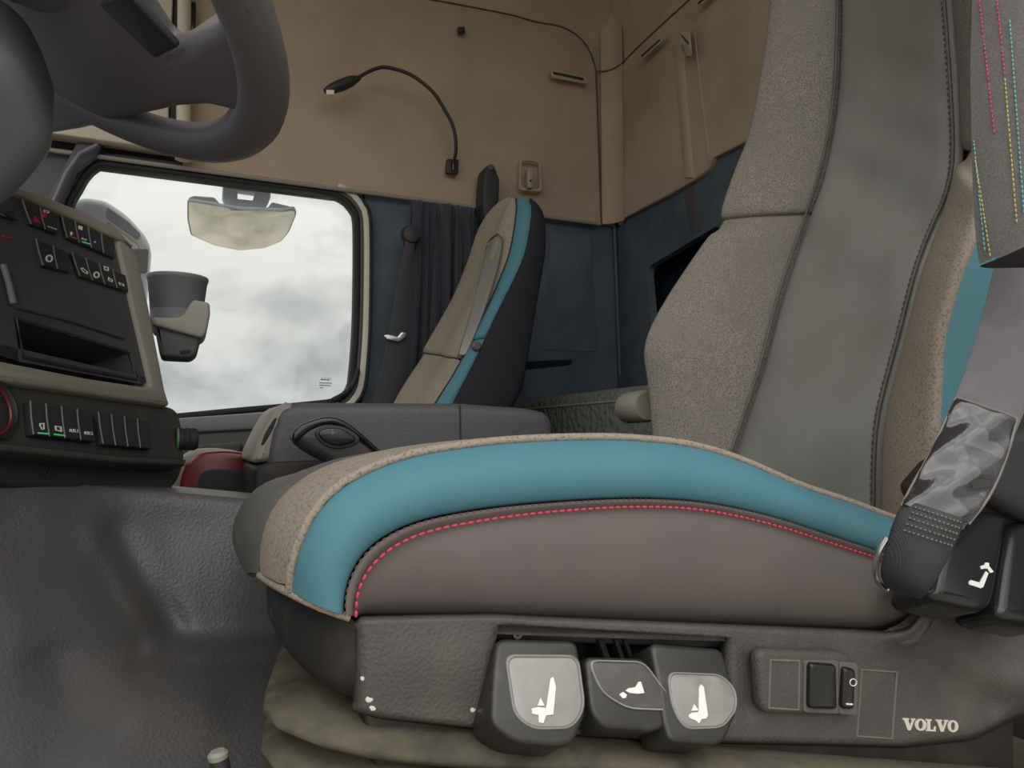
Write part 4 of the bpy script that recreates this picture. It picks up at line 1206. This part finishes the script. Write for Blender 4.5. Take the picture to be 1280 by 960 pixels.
# leather centre strip laid over the cloth
dense = [cr(q, 90) for q in zip(*[cr(r, 60) for r in rows])]
def onfront(px, py, lift=.004):
    best = None
    for r in dense:
        for p in r:
            d = p.dot(FW); sx = 640+FOC*p.dot(RT)/d; sy = 480-FOC*p.dot(UP)/d
            e = (sx-px)**2+(sy-py)**2
            if best is None or e < best[0]:
                best = (e, d)
    return ray(px, py)*(best[1]-lift)
cl_ = cr([onfront(x, y) for x, y in ((608, 309), (603, 335), (594, 372), (583, 412), (572, 446))], 10)
crr = cr([onfront(x, y) for x, y in ((628, 292), (626, 318), (614, 362), (600, 402), (582, 446))], 10)
loft('centre_panel', M['centre'], ps, [cl_, mid(cl_, crr, .3, (0, .0, 0)), mid(cl_, crr, .7, (0, 0, 0)), crr], sub=1, thick=.003)
tube('inset_piping', M['side'], ps, cr(list(reversed(cl_))+[onfront(612, 300), onfront(621, 293)]+crr, 30), .0022, 6)
tube('welt', M['seat_dark'], ps, NE, .003, 6)
to = [((555, 530), 1.715), ((566, 503), 1.715), ((590, 457), 1.715), ((600, 436), 1.715), ((619, 395), 1.715), ((644, 345), 1.715), ((656, 315), 1.72), ((661, 290), 1.725), ((664, 268), 1.735), ((664, 255), 1.745), ((660, 249), 1.76)]
TO = cr([aY(a, b, y) for (a, b), y in to], NP)
for lo_, hi_ in ((0, 10), (9, NP)):
    a, b = NE[lo_:hi_], TO[lo_:hi_]
    cs = [a, mid(a, b, .35, (-.006, -.012, 0)), mid(a, b, .7, (0, -.010, 0)), b]
    loft('teal_band', M['teal'], ps, [[r[0]+V((.008, .01, 0))]+r+[r[-1]+V((.008, .01, 0))] for r in cs], sub=1)
lathe('hinge', M['side'], ps, aY(594, 433, 1.72), (0, -1, 0), [(.012, 0), (.012, .012), (.008, .016)], 14)
sd_ = [((640, 530), 1.75), ((645, 507), 1.75), ((656, 489), 1.75), ((665, 439), 1.75), ((672, 395), 1.75), ((680, 345), 1.755), ((684, 314), 1.76), ((684, 285), 1.77), ((681, 267), 1.78), ((674, 255), 1.79), ((664, 249), 1.80)]
SD = cr([aY(a, b, y) for (a, b), y in sd_], NP)
loft('back_shell', M['seat_dark'], ps, [TO, mid(TO, SD, .4, (0, -.012, 0)), mid(TO, SD, .85, (0, -.004, 0)), SD, [p+V((.02, .12, 0)) for p in SD], [p+V((.02, .30, 0)) for p in SD], [p+V((-.02, .40, 0)) for p in SD]], sub=1)
box('cushion', M['fabric_far'], ps, (.36, 1.97, -.12), (.50, .48, .14), bevel=.05, seg=4)
box('pedestal', M['base_dark'], ps, (.42, 1.97, -.37), (.42, .40, .38), bevel=.02)

# ---- bunk mattress
mt = thing('bunk_mattress', 'grey quilted bunk mattress behind the seats', 'mattress', (1.2, 1.25, .0))
box('mattress', M['quilt'], mt, (1.205, 1.20, .045), (.40, 2.1, .18), bevel=.035, seg=5)
tube('piping', M['taupe'], mt, [V((1.006, 2.2, .098)), V((1.006, 1.2, .098)), V((1.006, .2, .098))], .004, 8)
struct(box('trim_18', M['dash_low'], None, (1.22, 1.20, -.32), (.36, 2.2, .54)), 'dark base under the bunk')

# ================================================================== SMALL FITTINGS ON THE SIDE WALL
# curtain
cu_rows = []
ncol, nrow = 91, 16
for r in range(nrow):
    t = r/(nrow-1)
    row = []
    for c in range(ncol):
        f = c/(ncol-1)
        xa = aY(515, 247, 2.28).x; xb = xa+.22
        x = xa+(xb-xa)*f - t*t*(.045*(1-f)) 
        z = zb-.024-t*.80
        amp = .006+.016*min(1, t*3)
        y = 2.298+amp*math.sin(f*2*math.pi*6.5+.6*math.sin(t*3+f*4))+.006*math.sin(f*31+t*2.2)
        if t < .12:
            y += .003*math.sin(f*140)
        row.append(V((x+.006*math.sin(f*57+t), y, z)))
    cu_rows.append(row)
tag(loft('curtain', M['curtain'], None, cu_rows, thick=.002), 'dark navy pleated curtain hanging between window and passenger seat', 'curtain')
# passenger belt
pbt = thing('seat_belt', 'dark passenger seat belt running down beside the curtain', 'seat belt', aY(490, 500, 2.26))
strap('webbing', M['belt_dark'], pbt, [aY(x, y, 2.24) for x, y in ((507, 300), (497, 350), (483, 430), (466, 505), (462, 530))], [aY(x, y, 2.24) for x, y in ((519, 300), (513, 350), (508, 430), (503, 505), (502, 530))])
lathe('guide', M['black'], pbt, aY(512, 295, 2.26), (0, -1, 0), [(.030, 0), (.032, .01), (.026, .03), (.012, .034)], 20)
plate('guide_arm', M['black'], pbt, rnd(planeY(2.25).many([(508, 288), (520, 280), (524, 300), (516, 308), (506, 306)]), .008), .03, .006)
plate('tongue', M['chrome'], pbt, rnd(planeY(2.22).many([(479, 419), (486, 418), (497, 421), (502, 415), (508, 416), (507, 421), (499, 427), (484, 424)]), .003), .006, .001)
# belt anchor above
ba = thing('belt_anchor', 'black belt anchor hanging from the beige lining above the passenger seat', 'belt anchor', aY(613, 260, 2.28))
plate('strap_cover', M['black'], ba, rnd(planeY(2.245).many([(607, 210), (611, 205), (618, 206), (621, 214), (625, 224), (624, 250), (619, 270), (606, 275), (604, 250), (605, 226)]), .008), .075, .008, bres=3)
lathe('bolt', M['pillar'], ba, aY(613.5, 209.5, 2.245), (0, -1, 0), [(.010, 0), (.010, .005), (.006, .007)], 14)
strap('webbing', M['belt_dark'], ba, [aY(x, y, 2.235) for x, y in ((606, 250), (606, 270), (602, 300))], [aY(x, y, 2.235) for x, y in ((623, 250), (616, 270), (611, 300))], n=8)
# gooseneck reading lamp
rl = thing('reading_lamp', 'black gooseneck reading lamp arching over the beige lining', 'lamp', aY(567, 216, 2.32))
plate('base_plate', M['black'], rl, rnd(planeY(2.312).many([(559, 198), (574, 199), (573, 218), (558, 216)]), .006), .018, .004)
tube('clip', M['black_gloss'], rl, [aY(566.5, 213, 2.305), aY(567, 200, 2.300)], .006, 8)
neck = cr([aY(x, y, yy) for x, y, yy in ((567, 204, 2.300), (570, 186, 2.27), (567, 160, 2.25), (555, 136, 2.24), (540, 114, 2.23), (516, 95, 2.23), (496, 87, 2.23), (478, 84, 2.23), (462, 89, 2.23), (446, 98, 2.23))], 40)
tube('gooseneck', M['black'], rl, neck, .0058, 10)
hdp = cr([aY(x, y, 2.23) for x, y in ((450, 97), (440, 101), (428, 106), (417, 110), (406, 114))], 10)
tube('lamp_head', M['black'], rl, hdp, [.008, .014, .019, .021, .022, .022, .021, .019, .016, .010], 14, flat=.8)
plate('lens', M['white'], rl, rnd(planeY(2.205).many([(408, 112), (418, 112), (418, 118), (409, 118)]), .003), .01, .002)
# blanking button
tag(plate('blanking_cap', M['black'], None, rnd(planeY(2.318).many([(573, 33), (581, 33), (582, 41), (574, 41)]), .003), .016, .003), 'small black square cap on the beige side lining', 'cap')
# slot vents
for nm, pl, o4, i4, lab in (('side', planeY(2.318), [(688, 86), (733, 95), (735, 105), (690, 97)], [(691, 89), (729, 97), (730, 101), (692, 93)], 'long dark slot vent on the side lining near the corner'),
                            ('rear', planeX(1.418), [(799, 68), (826, 45), (828, 51), (801, 75)], [(801, 69), (825, 48), (825, 51), (802, 72)], 'slot vent on the rear lining beside the corner'),
                            ('rear', planeX(1.418), [(870, 2), (893, -18), (895, -12), (873, 9)], [(872, 3), (892, -15), (893, -12), (873, 6)], 'slot vent on the rear lining at the top edge of the picture')):
    t_ = thing('slot_vent', lab, 'vent', pl.at(*o4[3]), 'slot vents in the beige lining')
    plate('bezel', M['beige'], t_, rnd(pl.many(o4), .006), .006, .002)
    plate('slot', M['black'], t_, pl.many(i4, .0005), .004, .001)
# coat hooks
hk = thing('coat_hook', 'beige coat hook in a recessed cup above the passenger seat', 'hook', aY(663, 238, 2.32))
hp2 = planeY(2.316)
oo = rnd(hp2.many([(650, 197), (677, 199), (678, 240), (649, 238)]), .02)
cc = sum(oo, V())/len(oo)
plate('cup_rim', M['beige'], hk, oo, .010, .004, holes=[[cc+(p-cc)*.82 for p in oo]])
plate('hook', M['hook'], hk, rnd(planeY(2.300).many([(660, 209), (667, 210), (666, 235), (660, 235)]), .004), .022, .004)
lathe('screw', M['black'], hk, aY(663, 226, 2.299), (0, -1, 0), [(.0045, 0), (.0045, .002)], 10)
hk2 = thing('coat_hook', 'coat hook high on the rear lining beside the headrest', 'hook', aX(858, 70, 1.415))
plate('cup_rim', M['beige'], hk2, rnd(planeX(1.416).many([(848, 42), (861, 38), (864, 68), (858, 74), (851, 66)]), .01), .006, .002)
plate('hook', M['taupe'], hk2, rnd(planeX(1.405).many([(851, 54), (858, 60), (861, 70), (857, 72)]), .004), .014, .003)
plate('slot', M['black'], hk2, planeX(1.414).many([(850, 42), (860, 52), (861, 56), (855, 50)]), .004, .001)
# small lever end standing up from the floor
fl = thing('floor_lever', 'short grey lever end standing up from the floor mat', 'lever', aY(278, 975, .52))
tube('shaft', M['black'], fl, [aY(283, 1010, .53), aY(277, 965, .53), aY(273, 946, .53)], .006, 12)
lathe('tip', M['taupe'], fl, aY(273, 948, .53), (-.15, 0, 1), [(.0062, 0), (.0066, .003), (.0045, .005)], 14)
